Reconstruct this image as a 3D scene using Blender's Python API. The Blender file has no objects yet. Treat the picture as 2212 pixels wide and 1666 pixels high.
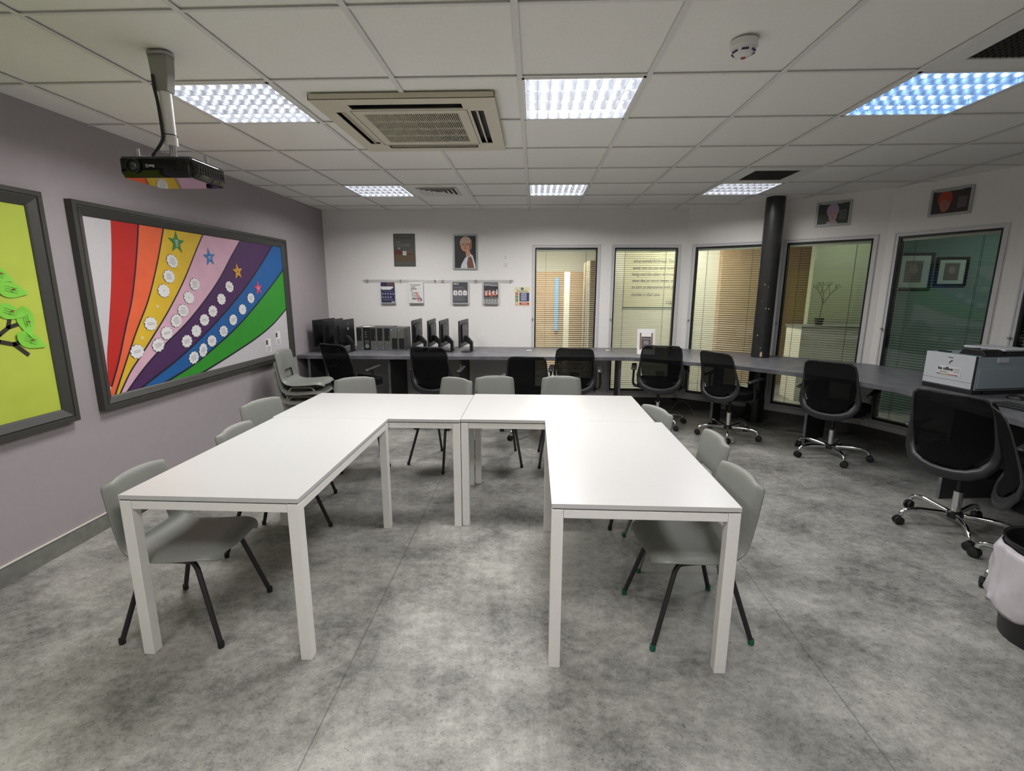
import bpy, bmesh, math, random
from mathutils import Vector, Matrix
random.seed(7)
PI = math.pi
SC = bpy.context.scene
COL = SC.collection
V = Vector

# ------------------------------------------------------------------ camera
CH = 1.53                       # camera height
FPX, PITCH, YAW, ROLL = 1053.84, .1972, -.04505, .00302
_cp, _sp, _cy, _sy = math.cos(PITCH), math.sin(PITCH), math.cos(YAW), math.sin(YAW)
FW = V((_sy*_cp, _cy*_cp, -_sp))
_r = V((_cy, -_sy, 0)); _u = _r.cross(FW)
RT = _r*math.cos(ROLL) + _u*math.sin(ROLL)
UP = -_r*math.sin(ROLL) + _u*math.cos(ROLL)
CAM = V((0, 0, CH))
cd = bpy.data.cameras.new('camera'); cam = bpy.data.objects.new('camera', cd); COL.objects.link(cam)
cd.sensor_width = 36; cd.lens = FPX/2212*36; cd.clip_start = .05
cam.matrix_world = Matrix(((RT.x, UP.x, -FW.x, 0), (RT.y, UP.y, -FW.y, 0), (RT.z, UP.z, -FW.z, CH), (0, 0, 0, 1)))
SC.camera = cam

def ray(px, py): return FW + RT*((px-1106)/FPX) + UP*((833-py)/FPX)
def at_z(px, py, z):
    d = ray(px, py); return CAM + d*((z-CH)/d.z)
def frame(origin, u, v=(0, 0, 1)):
    u = V(u).normalized(); v = V(v); n = u.cross(v)
    return Matrix(((u.x, v.x, n.x, origin[0]), (u.y, v.y, n.y, origin[1]), (u.z, v.z, n.z, origin[2]), (0, 0, 0, 1)))
def hit(px, py, F, off=0):
    """where the line of sight through a photo point meets a wall plane, in the wall's own coordinates"""
    Fi = F.inverted(); o = Fi @ CAM; d = Fi.to_3x3() @ ray(px, py)
    t = (off-o.z)/d.z; p = o + d*t
    return V((p.x, p.y))

# ------------------------------------------------------------------ materials
MATS = {}
def mat(name, color, rough=.5, metal=0, spec=.5, emit=None, estr=0, bump=None, noise=None, alpha=None):
    """noise=(scale, colour2, amount[, detail]); bump=(scale, strength)"""
    if name in MATS: return MATS[name]
    m = bpy.data.materials.new(name); m.use_nodes = True; nt = m.node_tree; N = nt.nodes; L = nt.links
    b = N['Principled BSDF']
    b.inputs['Base Color'].default_value = (*color, 1); b.inputs['Roughness'].default_value = rough
    b.inputs['Metallic'].default_value = metal; b.inputs['Specular IOR Level'].default_value = spec
    if emit: b.inputs['Emission Color'].default_value = (*emit, 1); b.inputs['Emission Strength'].default_value = estr
    tc = N.new('ShaderNodeTexCoord')
    n = N.new('ShaderNodeTexNoise'); L.new(tc.outputs['Object'], n.inputs['Vector'])
    sc, c2, amt = (noise[0], noise[1], noise[2]) if noise else (40, tuple(c*.93 for c in color), .5)
    n.inputs['Scale'].default_value = sc; n.inputs['Detail'].default_value = noise[3] if noise and len(noise) > 3 else 4
    mr = N.new('ShaderNodeMapRange'); mr.inputs['From Min'].default_value = .35; mr.inputs['From Max'].default_value = .65
    mr.inputs['To Max'].default_value = amt
    mx = N.new('ShaderNodeMix'); mx.data_type = 'RGBA'
    mx.inputs['A'].default_value = (*color, 1); mx.inputs['B'].default_value = (*c2, 1)
    L.new(n.outputs['Fac'], mr.inputs['Value']); L.new(mr.outputs['Result'], mx.inputs['Factor'])
    L.new(mx.outputs['Result'], b.inputs['Base Color'])
    if bump:
        n2 = N.new('ShaderNodeTexNoise'); n2.inputs['Scale'].default_value = bump[0]; L.new(tc.outputs['Object'], n2.inputs['Vector'])
        bp = N.new('ShaderNodeBump'); bp.inputs['Strength'].default_value = bump[1]; bp.inputs['Distance'].default_value = .002
        L.new(n2.outputs['Fac'], bp.inputs['Height']); L.new(bp.outputs['Normal'], b.inputs['Normal'])
    if alpha is not None:
        tr = N.new('ShaderNodeBsdfTransparent'); ms = N.new('ShaderNodeMixShader'); ms.inputs['Fac'].default_value = alpha
        L.new(tr.outputs[0], ms.inputs[1]); L.new(b.outputs[0], ms.inputs[2]); L.new(ms.outputs[0], N['Material Output'].inputs['Surface'])
    MATS[name] = m; return m
def s(r, g=None, b=None):
    """sRGB 0-255 -> linear"""
    if g is None: g = b = r
    return tuple(((c/255)/12.92 if c/255 <= .04045 else ((c/255+.055)/1.055)**2.4) for c in (r, g, b))

WALLW = mat('wall_white', s(230, 227, 225), .8, noise=(30, s(226, 223, 221), .5), bump=(220, .12))
WALLL = mat('wall_lilac', s(161, 153, 157), .75, noise=(25, s(156, 148, 152), .5), bump=(220, .12))
TILE = mat('ceiling_tile', s(242, 240, 235), .9, noise=(90, s(236, 234, 229), .6), bump=(350, .25))
TBAR = mat('ceiling_bar', s(226, 225, 222), .6)
DARKGAP = mat('void_dark', s(40), .9)
WHITEM = mat('table_white', s(198, 197, 197), .30, noise=(60, s(195, 194, 194), .5))
LEGW = mat('powder_white', s(234, 232, 229), .42, noise=(45, s(229, 227, 223), .5))
SHELL = mat('grey_polypropylene', s(126, 127, 123), .42, noise=(70, s(131, 133, 128), .6), bump=(400, .1))
BLKLEG = mat('black_steel', s(34, 33, 34), .4)
GRYLEG = mat('grey_steel', s(128, 126, 116), .4)
GREENF = mat('green_rubber', s(28, 92, 72), .6)
RUBBER = mat('black_rubber', s(22, 22, 23), .6)
BLKPL = mat('black_plastic', s(28, 28, 30), .38, bump=(300, .1))
GRYPL = mat('charcoal_plastic', s(40, 40, 43), .35)
MESHF = mat('mesh_fabric', s(12, 12, 14), .85, spec=.12, alpha=.955)
SEATF = mat('seat_fabric', s(20, 20, 22), .9, spec=.15, bump=(500, .3))
CHROME = mat('chrome', (.75, .75, .77), .08, metal=1)
SILVER = mat('aluminium', s(165, 166, 168), .38, metal=.6)
FRAMEG = mat('window_frame_paint', s(205, 204, 205), .45)
GASKET = mat('black_gasket', s(16, 16, 20), .35)
SLAT = mat('blind_slat', s(222, 220, 208), .45)
CORD = mat('blind_cord', s(90, 90, 84), .8)
BOARDF = mat('board_frame_olive_black', s(62, 61, 57), .42, bump=(120, .1))
DESK = mat('desk_laminate', s(112, 111, 116), .38, noise=(9, s(84, 84, 90), .9, 8), bump=(60, .05))
PANEL = mat('desk_panel', s(56, 56, 58), .5)
COLM = mat('column_paint', s(44, 44, 44), .28, noise=(14, s(36, 36, 36), .6))
BEIGE = mat('aged_cream_plastic', s(205, 198, 178), .4)
ACDARK = mat('ac_dark', s(26, 25, 22), .6)
WHITEP = mat('white_plastic', s(222, 222, 220), .4)
PAPER = mat('white_paper', s(226, 224, 224), .7)
INK = mat('dark_ink', s(46, 44, 54), .7)
REDD = mat('red_plastic', s(170, 50, 60), .5)
WOOD = mat('corridor_wood', s(172, 142, 106), .55, noise=(3, s(156, 124, 90), .7, 5))
CREAM = mat('corridor_cream', s(222, 219, 204), .8)
GREENW = mat('corridor_green', s(168, 174, 150), .8)
TEAL = mat('corridor_teal', s(112, 138, 130), .8)

def floor_mat():
    m = bpy.data.materials.new('vinyl_floor'); m.use_nodes = True; nt = m.node_tree; N = nt.nodes; L = nt.links
    b = N['Principled BSDF']; b.inputs['Roughness'].default_value = .42; b.inputs['Specular IOR Level'].default_value = .35
    tc = N.new('ShaderNodeTexCoord')
    mp = N.new('ShaderNodeMapping'); mp.inputs['Scale'].default_value = (1, 1.15, 1); L.new(tc.outputs['Object'], mp.inputs[0])
    def noise(scale, det, rough=.6, dist=0, vec=None):
        n = N.new('ShaderNodeTexNoise'); n.inputs['Scale'].default_value = scale; n.inputs['Detail'].default_value = det
        n.inputs['Roughness'].default_value = rough; n.inputs['Distortion'].default_value = dist
        L.new((vec or mp).outputs[0], n.inputs['Vector']); return n.outputs['Fac']
    def mr(v, a, b_, c=0, d=1):
        r = N.new('ShaderNodeMapRange'); r.inputs['From Min'].default_value = a; r.inputs['From Max'].default_value = b_
        r.inputs['To Min'].default_value = c; r.inputs['To Max'].default_value = d; L.new(v, r.inputs['Value']); return r.outputs[0]
    def mth(op, a, b_=None):
        r = N.new('ShaderNodeMath'); r.operation = op
        for i, x in enumerate((a, b_)):
            if x is None: continue
            if isinstance(x, (int, float)): r.inputs[i].default_value = x
            else: L.new(x, r.inputs[i])
        return r.outputs[0]
    n1 = mr(noise(2.4, 8, .65), .36, .64); n2 = mr(noise(20, 8, .78), .36, .64)
    n3 = mr(noise(75, 5, .75), .34, .66)
    f = mth('ADD', mth('ADD', mth('MULTIPLY', n1, .45), mth('MULTIPLY', n2, .33)), mth('MULTIPLY', n3, .22))
    cr = N.new('ShaderNodeValToRGB'); e = cr.color_ramp.elements
    e[0].color = (*s(87, 87, 85), 1); e[1].color = (*s(184, 182, 176), 1); e[0].position = .12; e[1].position = .92; L.new(f, cr.inputs[0])
    # little dark curly flecks
    l1 = mth('ABSOLUTE', mth('SUBTRACT', noise(42, 3, .6, 1.4), .5)); ln = mr(l1, .006, .030, 1, 0)
    msk = mr(noise(48, 2), .585, .615)
    fl = mth('MULTIPLY', ln, msk)
    l2 = mth('ABSOLUTE', mth('SUBTRACT', noise(85, 2, .6, 2), .5)); fl2 = mth('MULTIPLY', mr(l2, .01, .045, .8, 0), mr(noise(75, 2), .58, .61))
    fl = mth('MAXIMUM', fl, fl2)
    mx = N.new('ShaderNodeMix'); mx.data_type = 'RGBA'; L.new(mth('MULTIPLY', fl, .75), mx.inputs['Factor'])
    L.new(cr.outputs[0], mx.inputs['A']); mx.inputs['B'].default_value = (*s(56, 57, 58), 1)
    # welded seams between the vinyl sheets, running away from the camera
    sx = N.new('ShaderNodeSeparateXYZ'); L.new(tc.outputs['Object'], sx.inputs[0])
    d1 = mth('ABSOLUTE', mth('SUBTRACT', sx.outputs[0], -.745)); d2 = mth('ABSOLUTE', mth('SUBTRACT', sx.outputs[0], 1.185))
    seam = mr(mth('MINIMUM', d1, d2), .0012, .003, 1, 0)
    mx2 = N.new('ShaderNodeMix'); mx2.data_type = 'RGBA'; L.new(mth('MULTIPLY', seam, .6), mx2.inputs['Factor'])
    L.new(mx.outputs['Result'], mx2.inputs['A']); mx2.inputs['B'].default_value = (*s(62, 63, 62), 1)
    L.new(mx2.outputs['Result'], b.inputs['Base Color'])
    rr = mr(n2, 0, 1, .34, .5); L.new(rr, b.inputs['Roughness'])
    return m
FLOORM = floor_mat()
def glass_mat():
    m = bpy.data.materials.new('window_glass'); m.use_nodes = True; nt = m.node_tree; N = nt.nodes; L = nt.links
    N.remove(N['Principled BSDF'])
    t = N.new('ShaderNodeBsdfTransparent'); t.inputs[0].default_value = (.93, .96, .94, 1)
    g = N.new('ShaderNodeBsdfGlossy'); g.inputs['Roughness'].default_value = .02
    fr = N.new('ShaderNodeFresnel'); fr.inputs[0].default_value = 1.4
    ms = N.new('ShaderNodeMixShader'); L.new(fr.outputs[0], ms.inputs[0]); L.new(t.outputs[0], ms.inputs[1]); L.new(g.outputs[0], ms.inputs[2])
    L.new(ms.outputs[0], N['Material Output'].inputs['Surface']); return m
GLASS = glass_mat()
LOUVRE = mat('mirror_louvre', (.88, .89, .91), .30, metal=1, noise=(25, (.80, .82, .86), .6))
LOUVREB = mat('mirror_louvre_blue_cast', (.62, .79, .98), .30, metal=1, noise=(25, (.56, .74, .96), .6))  # same mirror louvre, with the blue cast of the light put into its colour
TUBE = mat('lit_tube', (1, 1, 1), .5, emit=(.92, .95, 1), estr=2.2)
LED = mat('lit_led', (1, 1, 1), .5, emit=(.93, .93, 1), estr=7)

# ------------------------------------------------------------------ mesh helpers
class MB:
    def __init__(self): self.bm = bmesh.new()
    def box(self, lo, hi, M=None):
        x0, y0, z0 = lo; x1, y1, z1 = hi
        vs = [self.bm.verts.new(M @ V(p) if M else p) for p in
              ((x0, y0, z0), (x1, y0, z0), (x1, y1, z0), (x0, y1, z0), (x0, y0, z1), (x1, y0, z1), (x1, y1, z1), (x0, y1, z1))]
        for f in ((3, 2, 1, 0), (4, 5, 6, 7), (0, 1, 5, 4), (1, 2, 6, 5), (2, 3, 7, 6), (3, 0, 4, 7)): self.bm.faces.new([vs[i] for i in f])
        return self
    def cbox(self, c, d, M=None):
        return self.box([c[i]-d[i]/2 for i in range(3)], [c[i]+d[i]/2 for i in range(3)], M)
    def prism(self, pts, h0, h1, axis='z', M=None):
        """outline pts extruded from h0 to h1 along axis"""
        def mk(p, h):
            q = {'z': (p[0], p[1], h), 'y': (p[0], h, p[1]), 'x': (h, p[0], p[1])}[axis]
            return self.bm.verts.new(M @ V(q) if M else q)
        a = [mk(p, h0) for p in pts]; b = [mk(p, h1) for p in pts]; n = len(pts)
        fs = [self.bm.faces.new(a[::-1]), self.bm.faces.new(b)]
        for i in range(n): self.bm.faces.new([a[i], a[(i+1) % n], b[(i+1) % n], b[i]])
        bmesh.ops.triangulate(self.bm, faces=fs); return self
    def flat(self, pts, z=0):
        f = self.bm.faces.new([self.bm.verts.new((p[0], p[1], z)) for p in pts]); f.normal_update()
        if f.normal.z < 0: f.normal_flip()
        if len(pts) > 4: bmesh.ops.triangulate(self.bm, faces=[f])
        return self
    def tube(self, pts, r, n=10, flat=None, caps=True, closed=False):
        """r: number or list; flat=(dir, k): squash k in direction dir"""
        P = [V(p) for p in pts]; m = len(P); rr = r if isinstance(r, (list, tuple)) else [r]*m
        rings = []; prev = None
        for i, p in enumerate(P):
            if closed: t = (P[(i+1) % m]-P[i-1]).normalized()
            else: t = ((P[min(i+1, m-1)]-p).normalized() + (p-P[max(i-1, 0)]).normalized()).normalized()
            if prev is None:
                a = V((0, 0, 1)) if abs(t.z) < .9 else V((1, 0, 0)); x = (a - t*a.dot(t)).normalized()
            else: x = (prev - t*prev.dot(t)).normalized()
            prev = x; y = t.cross(x); ring = []
            for k in range(n):
                o = (x*math.cos(2*PI*k/n) + y*math.sin(2*PI*k/n))*rr[i]
                if flat: d = V(flat[0]); o = o - d*o.dot(d)*(1-flat[1])
                ring.append(self.bm.verts.new(p+o))
            rings.append(ring)
        for i in range(m if closed else m-1):
            A, B = rings[i], rings[(i+1) % m]
            for k in range(n): self.bm.faces.new([A[k], A[(k+1) % n], B[(k+1) % n], B[k]])
        if caps and not closed: self.bm.faces.new(rings[0][::-1]); self.bm.faces.new(rings[-1])
        return self
    def lathe(self, prof, n=24, M=None, cap=True):
        """prof: (r, z) list"""
        rings = [[self.bm.verts.new((M @ V((r*math.cos(2*PI*k/n), r*math.sin(2*PI*k/n), z))) if M else (r*math.cos(2*PI*k/n), r*math.sin(2*PI*k/n), z)) for k in range(n)] for r, z in prof]
        for a, b in zip(rings, rings[1:]):
            for k in range(n): self.bm.faces.new([a[k], a[(k+1) % n], b[(k+1) % n], b[k]])
        if cap: self.bm.faces.new(rings[0][::-1]); self.bm.faces.new(rings[-1])
        return self
    def cyl(self, c, r, h, n=20, axis='z'):
        M = Matrix.Translation(c)
        if axis == 'x': M = M @ Matrix.Rotation(PI/2, 4, 'Y')
        if axis == 'y': M = M @ Matrix.Rotation(PI/2, 4, 'X')
        return self.lathe([(r, -h/2), (r, h/2)], n, M)
    def build(self, name, m, parent=None, bevel=0, smooth=False, seg=2, **props):
        bmesh.ops.recalc_face_normals(self.bm, faces=self.bm.faces) if not props.pop('keep', False) else None
        me = bpy.data.meshes.new(name); self.bm.to_mesh(me); self.bm.free()
        me.materials.append(m); o = bpy.data.objects.new(name, me); COL.objects.link(o)
        if parent: o.parent = parent
        if smooth:
            for p in me.polygons: p.use_smooth = True
            if smooth != 'all': me.set_sharp_from_angle(angle=math.radians(40))
        if bevel:
            bv = o.modifiers.new('bevel', 'BEVEL'); bv.width = bevel; bv.segments = seg; bv.limit_method = 'ANGLE'
        for k, v in props.items(): o[k] = v
        return o

def tag(o, label, cat, group=None):
    o['label'] = label; o['category'] = cat
    if group: o['group'] = group
    return o
def thing(name, label, cat, M=None, loc=None, rz=0, group=None):
    o = bpy.data.objects.new(name, None); COL.objects.link(o); o.empty_display_size = .05
    if M is not None: o.matrix_world = M
    elif loc is not None: o.location = loc; o.rotation_euler = (0, 0, rz)
    return tag(o, label, cat, group)
def struct(o, **k): o['kind'] = 'structure'; return o
def copy_tree(o, parent=None):
    c = o.copy(); COL.objects.link(c); c.parent = parent
    for ch in [x for x in KIDS.get(o.name, [])]: copy_tree(ch, c)
    return c
KIDS = {}
def index_kids(o):
    for x in o.children: KIDS.setdefault(o.name, []); 
    KIDS[o.name] = list(o.children)
    for x in o.children: index_kids(x)
def text(body, size, name, m, parent, loc=(0, 0, 0), align='CENTER', shear=0, rot=0, ext=.0006, bold=0, sx=1, **props):
    cu = bpy.data.curves.new('t', 'FONT'); cu.body = body; cu.size = size; cu.align_x = align; cu.align_y = 'CENTER'
    cu.extrude = ext; cu.shear = shear; cu.offset = bold; cu.space_line = 1.1; cu.resolution_u = 3
    o = bpy.data.objects.new('t', cu); COL.objects.link(o)
    me = bpy.data.meshes.new_from_object(o); bpy.data.objects.remove(o); bpy.data.curves.remove(cu)
    me.transform(Matrix.Translation(loc) @ Matrix.Rotation(rot, 4, 'Z') @ Matrix.Diagonal((sx, 1, 1, 1)))
    me.materials.clear(); me.materials.append(m)
    r = bpy.data.objects.new(name, me); COL.objects.link(r); r.parent = parent
    for k, v in props.items(): r[k] = v
    return r
def smooth_curve(pts, n=6):
    P = [V(p) for p in pts]; out = []
    for i in range(len(P)-1):
        a = P[max(i-1, 0)]; b = P[i]; c = P[i+1]; d = P[min(i+2, len(P)-1)]
        for k in range(n):
            t = k/n
            out.append(.5*((2*b) + (c-a)*t + (2*a-5*b+4*c-d)*t*t + (3*b-a-3*c+d)*t**3))
    return out + [P[-1]]
def rrect(w, h, r, n=5, cx=0, cy=0):
    out = []
    for sx, sy, a0 in ((1, 1, 0), (-1, 1, PI/2), (-1, -1, PI), (1, -1, 3*PI/2)):
        for k in range(n+1):
            a = a0 + PI/2*k/n; out.append((cx+sx*(w/2-r)+r*math.cos(a), cy+sy*(h/2-r)+r*math.sin(a)))
    return out
def ell(cx, cy, rx, ry, n=24, rot=0):
    c, s_ = math.cos(rot), math.sin(rot)
    return [(cx+rx*math.cos(2*PI*k/n)*c-ry*math.sin(2*PI*k/n)*s_, cy+rx*math.cos(2*PI*k/n)*s_+ry*math.sin(2*PI*k/n)*c) for k in range(n)]

# ------------------------------------------------------------------ room shell
ZC = 2.4956                      # ceiling
XL = -2.74; YB = 6.45; YR = -2.7
L_, W_ = 1.0082, .8594
ANG = [0, .5889, .7178, 1.1304, 1.36]
P0 = V((-.033 + 2*L_ - (L_-W_)/2, YB))
FAC = []                         # facets of the curved window wall: (start, angle)
p = P0.copy()
for a in ANG[1:]:
    FAC.append((p.copy(), a)); p = p + V((math.cos(a), -math.sin(a)))*L_
PE = p.copy()
XR = PE.x
MB().box((XL-.1, YR-.1, -.05), (9.5, 10.5, 0)).build('floor', FLOORM, kind='structure')
MB().box((XL-.12, YR-.1, 0), (XL, YB+.12, ZC+.2)).build('wall_left', WALLL, kind='structure')
MB().box((XL-.12, YR-.12, 0), (XR+.12, YR, ZC+.2)).build('wall_rear', WALLW, kind='structure')
MB().box((XR, YR-.12, 0), (XR+.12, PE.y, ZC+.2)).build('wall_right', WALLW, kind='structure')
ZW0, ZW1 = .155, 2.0694          # window openings
TH = .13
def wall_segment(name, F, u0, u1, holes):
    b = MB(); x = u0
    for (a, c) in holes:
        if a > x: b.box((x, 0, -TH), (a, ZC+.2, 0), F)
        b.box((a, 0, -TH), (c, ZW0, 0), F); b.box((a, ZW1, -TH), (c, ZC+.2, 0), F); x = c
    if u1 > x: b.box((x, 0, -TH), (u1, ZC+.2, 0), F)
    return b.build(name, WALLW, kind='structure')
FB = frame((0, YB, 0), (1, 0, 0))
m_ = (L_-W_)/2
wins = [(FB, -.033, 1), (FB, -.033+L_, 2)]
wall_segment('wall_back', FB, XL, P0.x, [(-.033, -.033+W_), (-.033+L_, -.033+L_+W_)])
FRS = []
for i, (st, a) in enumerate(FAC):
    F = frame((st.x, st.y, 0), (math.cos(a), -math.sin(a), 0)); FRS.append(F)
    wall_segment('wall_facet_%d' % (i+1) if False else ['wall_northeast', 'wall_east_north', 'wall_east', 'wall_east_south'][i], F, 0, L_, [(m_, m_+W_)])
    wins.append((F, m_, i+3))

def window(F, u0, k, tilt):
    root = bpy.data.objects.new('window_%d' % k, None); COL.objects.link(root); root['kind'] = 'structure'
    root.matrix_world = F @ Matrix.Translation((u0, ZW0, 0))
    H = ZW1-ZW0; W = W_
    b = MB(); t = .034
    for lo, hi in (((0, 0, -.11), (t, H, .006)), ((W-t, 0, -.11), (W, H, .006)), ((t, 0, -.11), (W-t, t, .006)), ((t, H-t, -.11), (W-t, H, .006))): b.box(lo, hi)
    # raised outer lip of the frame
    for lo, hi in (((-.004, -.004, 0), (.010, H+.004, .012)), ((W-.010, -.004, 0), (W+.004, H+.004, .012)), ((0, H-.010, 0), (W, H+.004, .012)), ((0, -.004, 0), (W, .01, .012))): b.box(lo, hi)
    b.build('window_frame', FRAMEG, root, bevel=.002)
    g = MB(); q = t+.016
    for lo, hi in (((t, t, -.07), (q, H-t, -.002)), ((W-q, t, -.07), (W-t, H-t, -.002)), ((q, t, -.07), (W-q, q, -.002)), ((q, H-q, -.07), (W-q, H-t, -.002))): g.box(lo, hi)
    g.build('gasket', GASKET, root)
    MB().box((q, q, -.014), (W-q, H-q, -.010)).build('pane', GLASS, root)
    bl = bpy.data.objects.new('venetian_blind', None); COL.objects.link(bl); bl.parent = root
    sl = MB(); y = q+.018; pit = .0262; dz, dy = .0085*math.cos(tilt), .0085*math.sin(tilt)
    x0, x1 = q+.004, W-q-.004
    while y < H-q-.03:
        zc = -.040
        vs = []
        for (zz, yy) in ((zc-dz, y+dy), (zc, y+.0012), (zc+dz, y-dy)):
            vs.append((sl.bm.verts.new((x0, yy, zz)), sl.bm.verts.new((x1, yy, zz))))
        for a, c in zip(vs, vs[1:]): sl.bm.faces.new([a[0], a[1], c[1], c[0]])
        y += pit
    sl.build('slats', SLAT, bl)
    MB().box((x0, H-q-.028, -.055), (x1, H-q-.002, -.025)).build('head_rail', SLAT, bl)
    MB().box((x0, q+.002, -.05), (x1, q+.010, -.03)).build('bottom_rail', SLAT, bl)
    c = MB()
    for fx in (.2, .8):
        c.box((W*fx-.0012, q, -.0295), (W*fx+.0012, H-q, -.028)); c.box((W*fx-.0012, q, -.052), (W*fx+.0012, H-q, -.0505))
    c.build('ladder_cord', CORD, bl)
    # little knob on the left of the frame that turns the slats
    kn = MB().cyl((.012, .98, .022), .010, .022, 14); kn.build('blind_knob', SILVER, root, smooth=True)
    return root
for (F, u0, k) in wins: window(F, u0, k, {1: .25, 2: .45, 3: .3, 4: .12, 5: .06, 6: .1}[k])

# skirtings
b = MB(); b.box((XL, YR, 0), (XL+.010, 5.46, .098)); b.box((XL, YR, .098), (XL+.012, 5.46, .104))
b.build('baseboard_left', mat('skirting_vinyl', s(124, 124, 118), .5, noise=(18, s(108, 108, 102), .8)), kind='structure', bevel=.001)
MB().box((XL, YR, .104), (XL+.013, 5.46, .1085)).build('trim_1', mat('skirting_cap', s(215, 208, 198), .5), kind='structure')
SKD = mat('skirting_dark', s(84, 82, 80), .5)
b = MB(); b.box((XL, 0, 0), (P0.x, .10, .01), FB); b.build('baseboard_back', SKD, kind='structure')
for F, nm in zip(FRS, ('baseboard_northeast', 'baseboard_east_north', 'baseboard_east', 'baseboard_east_south')):
    MB().box((0, 0, 0), (L_, .10, .01), F).build(nm, SKD, kind='structure')

# ------------------------------------------------------------------ ceiling grid
GX, GY, T = -.0826, 1.3143, .6
LIGHTS = [(-3, 2), (0, 2), (3, 2), (-3, 6), (0, 6), (3, 6), (-3, -2), (0, -2), (3, -2), (-3, -6), (0, -6), (3, -6)]
HOLES = set(LIGHTS) | {(3, 5), (3, 1)}
b = MB()
for l in range(-5, 16):
    for r in range(-7, 16):
        if (l, r) in HOLES: continue
        x, y = GX+T*l, GY+T*r
        if x+T < XL-.05 or y+T < YR: continue
        xa = max(x+.003, XL-.1)
        b.box((xa, y+.003, ZC+.009), (x+T-.003, y+T-.003, ZC+.022))
b.build('ceiling', TILE, kind='structure')
b = MB()
for l in range(-4, 17): b.box((GX+T*l-.0125, YR-.1, ZC), (GX+T*l+.0125, 10.5, ZC+.002)); b.box((GX+T*l-.0015, YR-.1, ZC+.002), (GX+T*l+.0015, 10.5, ZC+.03))
for r in range(-6, 16): b.box((XL-.1, GY+T*r-.0075, ZC+.0002), (9.5, GY+T*r+.0075, ZC+.0018)); b.box((XL-.1, GY+T*r-.0015, ZC+.002), (9.5, GY+T*r+.0015, ZC+.029))
b.build('trim_2', TBAR, kind='structure')
MB().box((XL-.12, YR-.12, ZC+.2), (9.5, 10.5, ZC+.23)).build('trim_3', DARKGAP, kind='structure')

# ------------------------------------------------------------------ recessed lights
_LM = []
def led_mesh():
    if not _LM:
        b = MB(); b.lathe([(.0085, .040), (.007, .034), (.001, .032)], 10)
        me = bpy.data.meshes.new('led'); b.bm.to_mesh(me); b.bm.free(); me.materials.append(LED); _LM.append(me)
    return _LM[0]
def make_light(x, y, label, louvre, power, tint=(1, .97, .94), r=1):
    t = thing('ceiling_light', label, 'ceiling light', loc=(x, y, ZC), group='recessed louvred ceiling lights')
    a = .289
    b = MB()
    c_ = .2922
    for lo, hi in (((-a, -c_, -.003), (-a+.012, c_, .004)), ((a-.012, -c_, -.003), (a, c_, .004)), ((-a, -c_, -.003), (a, -a+.012, .004)), ((-a, a-.012, -.003), (a, c_, .004))): b.box(lo, hi)
    b.build('frame', LEGW, t)
    b = MB(); w = .279
    b.box((-w, -w, .10), (w, w, .104)); b.box((-w, -w, 0), (-w+.003, w, .10)); b.box((w-.003, -w, 0), (w, w, .10)); b.box((-w, -w, 0), (w, -w+.003, .10)); b.box((-w, w-.003, 0), (w, w, .10))
    b.build('housing', louvre, t)
    b = MB(); w = .274
    h = .045
    def blade(c, along):
        tw, bw = .0055, .0009
        R_ = [(bw+(tw-bw)*(q/5)**1.6, .001+(h-.001)*q/5) for q in range(6)]; pr = [(c-a_, z_) for a_, z_ in R_] + [(c+a_, z_) for a_, z_ in R_[::-1]]
        b.prism(pr, -w, w, 'y' if along == 'y' else 'x')
    for i in range(1, 9): blade(-w + 2*w*i/9, 'y')
    for i in range(1, 4): blade(-w + 2*w*i/4, 'x')
    b.build('louvre', louvre, t)
    for i in range(4):
        yy = -w + 2*w*(i+.5)/4
        MB().cyl((0, yy, .07), .008, 2*w-.03, 12, 'x').build('tube', TUBE, t, smooth=True)
        if r > 0:
            for k in range(9):
                ld_ = bpy.data.objects.new('led', led_mesh()); COL.objects.link(ld_); ld_.parent = t; ld_.location = (-w + 2*w*(k+.5)/9, yy+.030, -.016)
    ld = bpy.data.lights.new('lamp', 'AREA'); ld.shape = 'SQUARE'; ld.size = .54; ld.energy = power; ld.color = tint
    ld.spread = math.radians(160)
    lo = bpy.data.objects.new('lamp', ld); COL.objects.link(lo); lo.parent = t; lo.location = (0, 0, -.006)
    return t
LLAB = {(-3, 2): 'lit louvred ceiling panel beside the projector pole', (0, 2): 'lit louvred ceiling panel right of the air conditioner, near the camera',
        (3, 2): 'blue-looking louvred ceiling panel at the upper right of the room', (-3, 6): 'small-looking far louvred ceiling panel nearest the lilac wall, left of the square vent',
        (0, 6): 'far louvred ceiling panel near the back wall, straight above the windows', (3, 6): 'far louvred ceiling panel touching the dark open panel near the column'}
PW = {(-3, 2): 21, (0, 2): 22, (3, 2): 6.5, (-3, 6): 19, (0, 6): 22, (3, 6): 11, (-3, -2): 10, (0, -2): 23, (3, -2): 2.5, (-3, -6): 8, (0, -6): 9, (3, -6): 2}
for (l, r) in LIGHTS:
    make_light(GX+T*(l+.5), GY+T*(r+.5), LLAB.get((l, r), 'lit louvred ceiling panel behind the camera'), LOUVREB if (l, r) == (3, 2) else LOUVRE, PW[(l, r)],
               (.86, .93, 1) if (l, r) == (3, 2) else (1, .985, .968), r)

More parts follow.
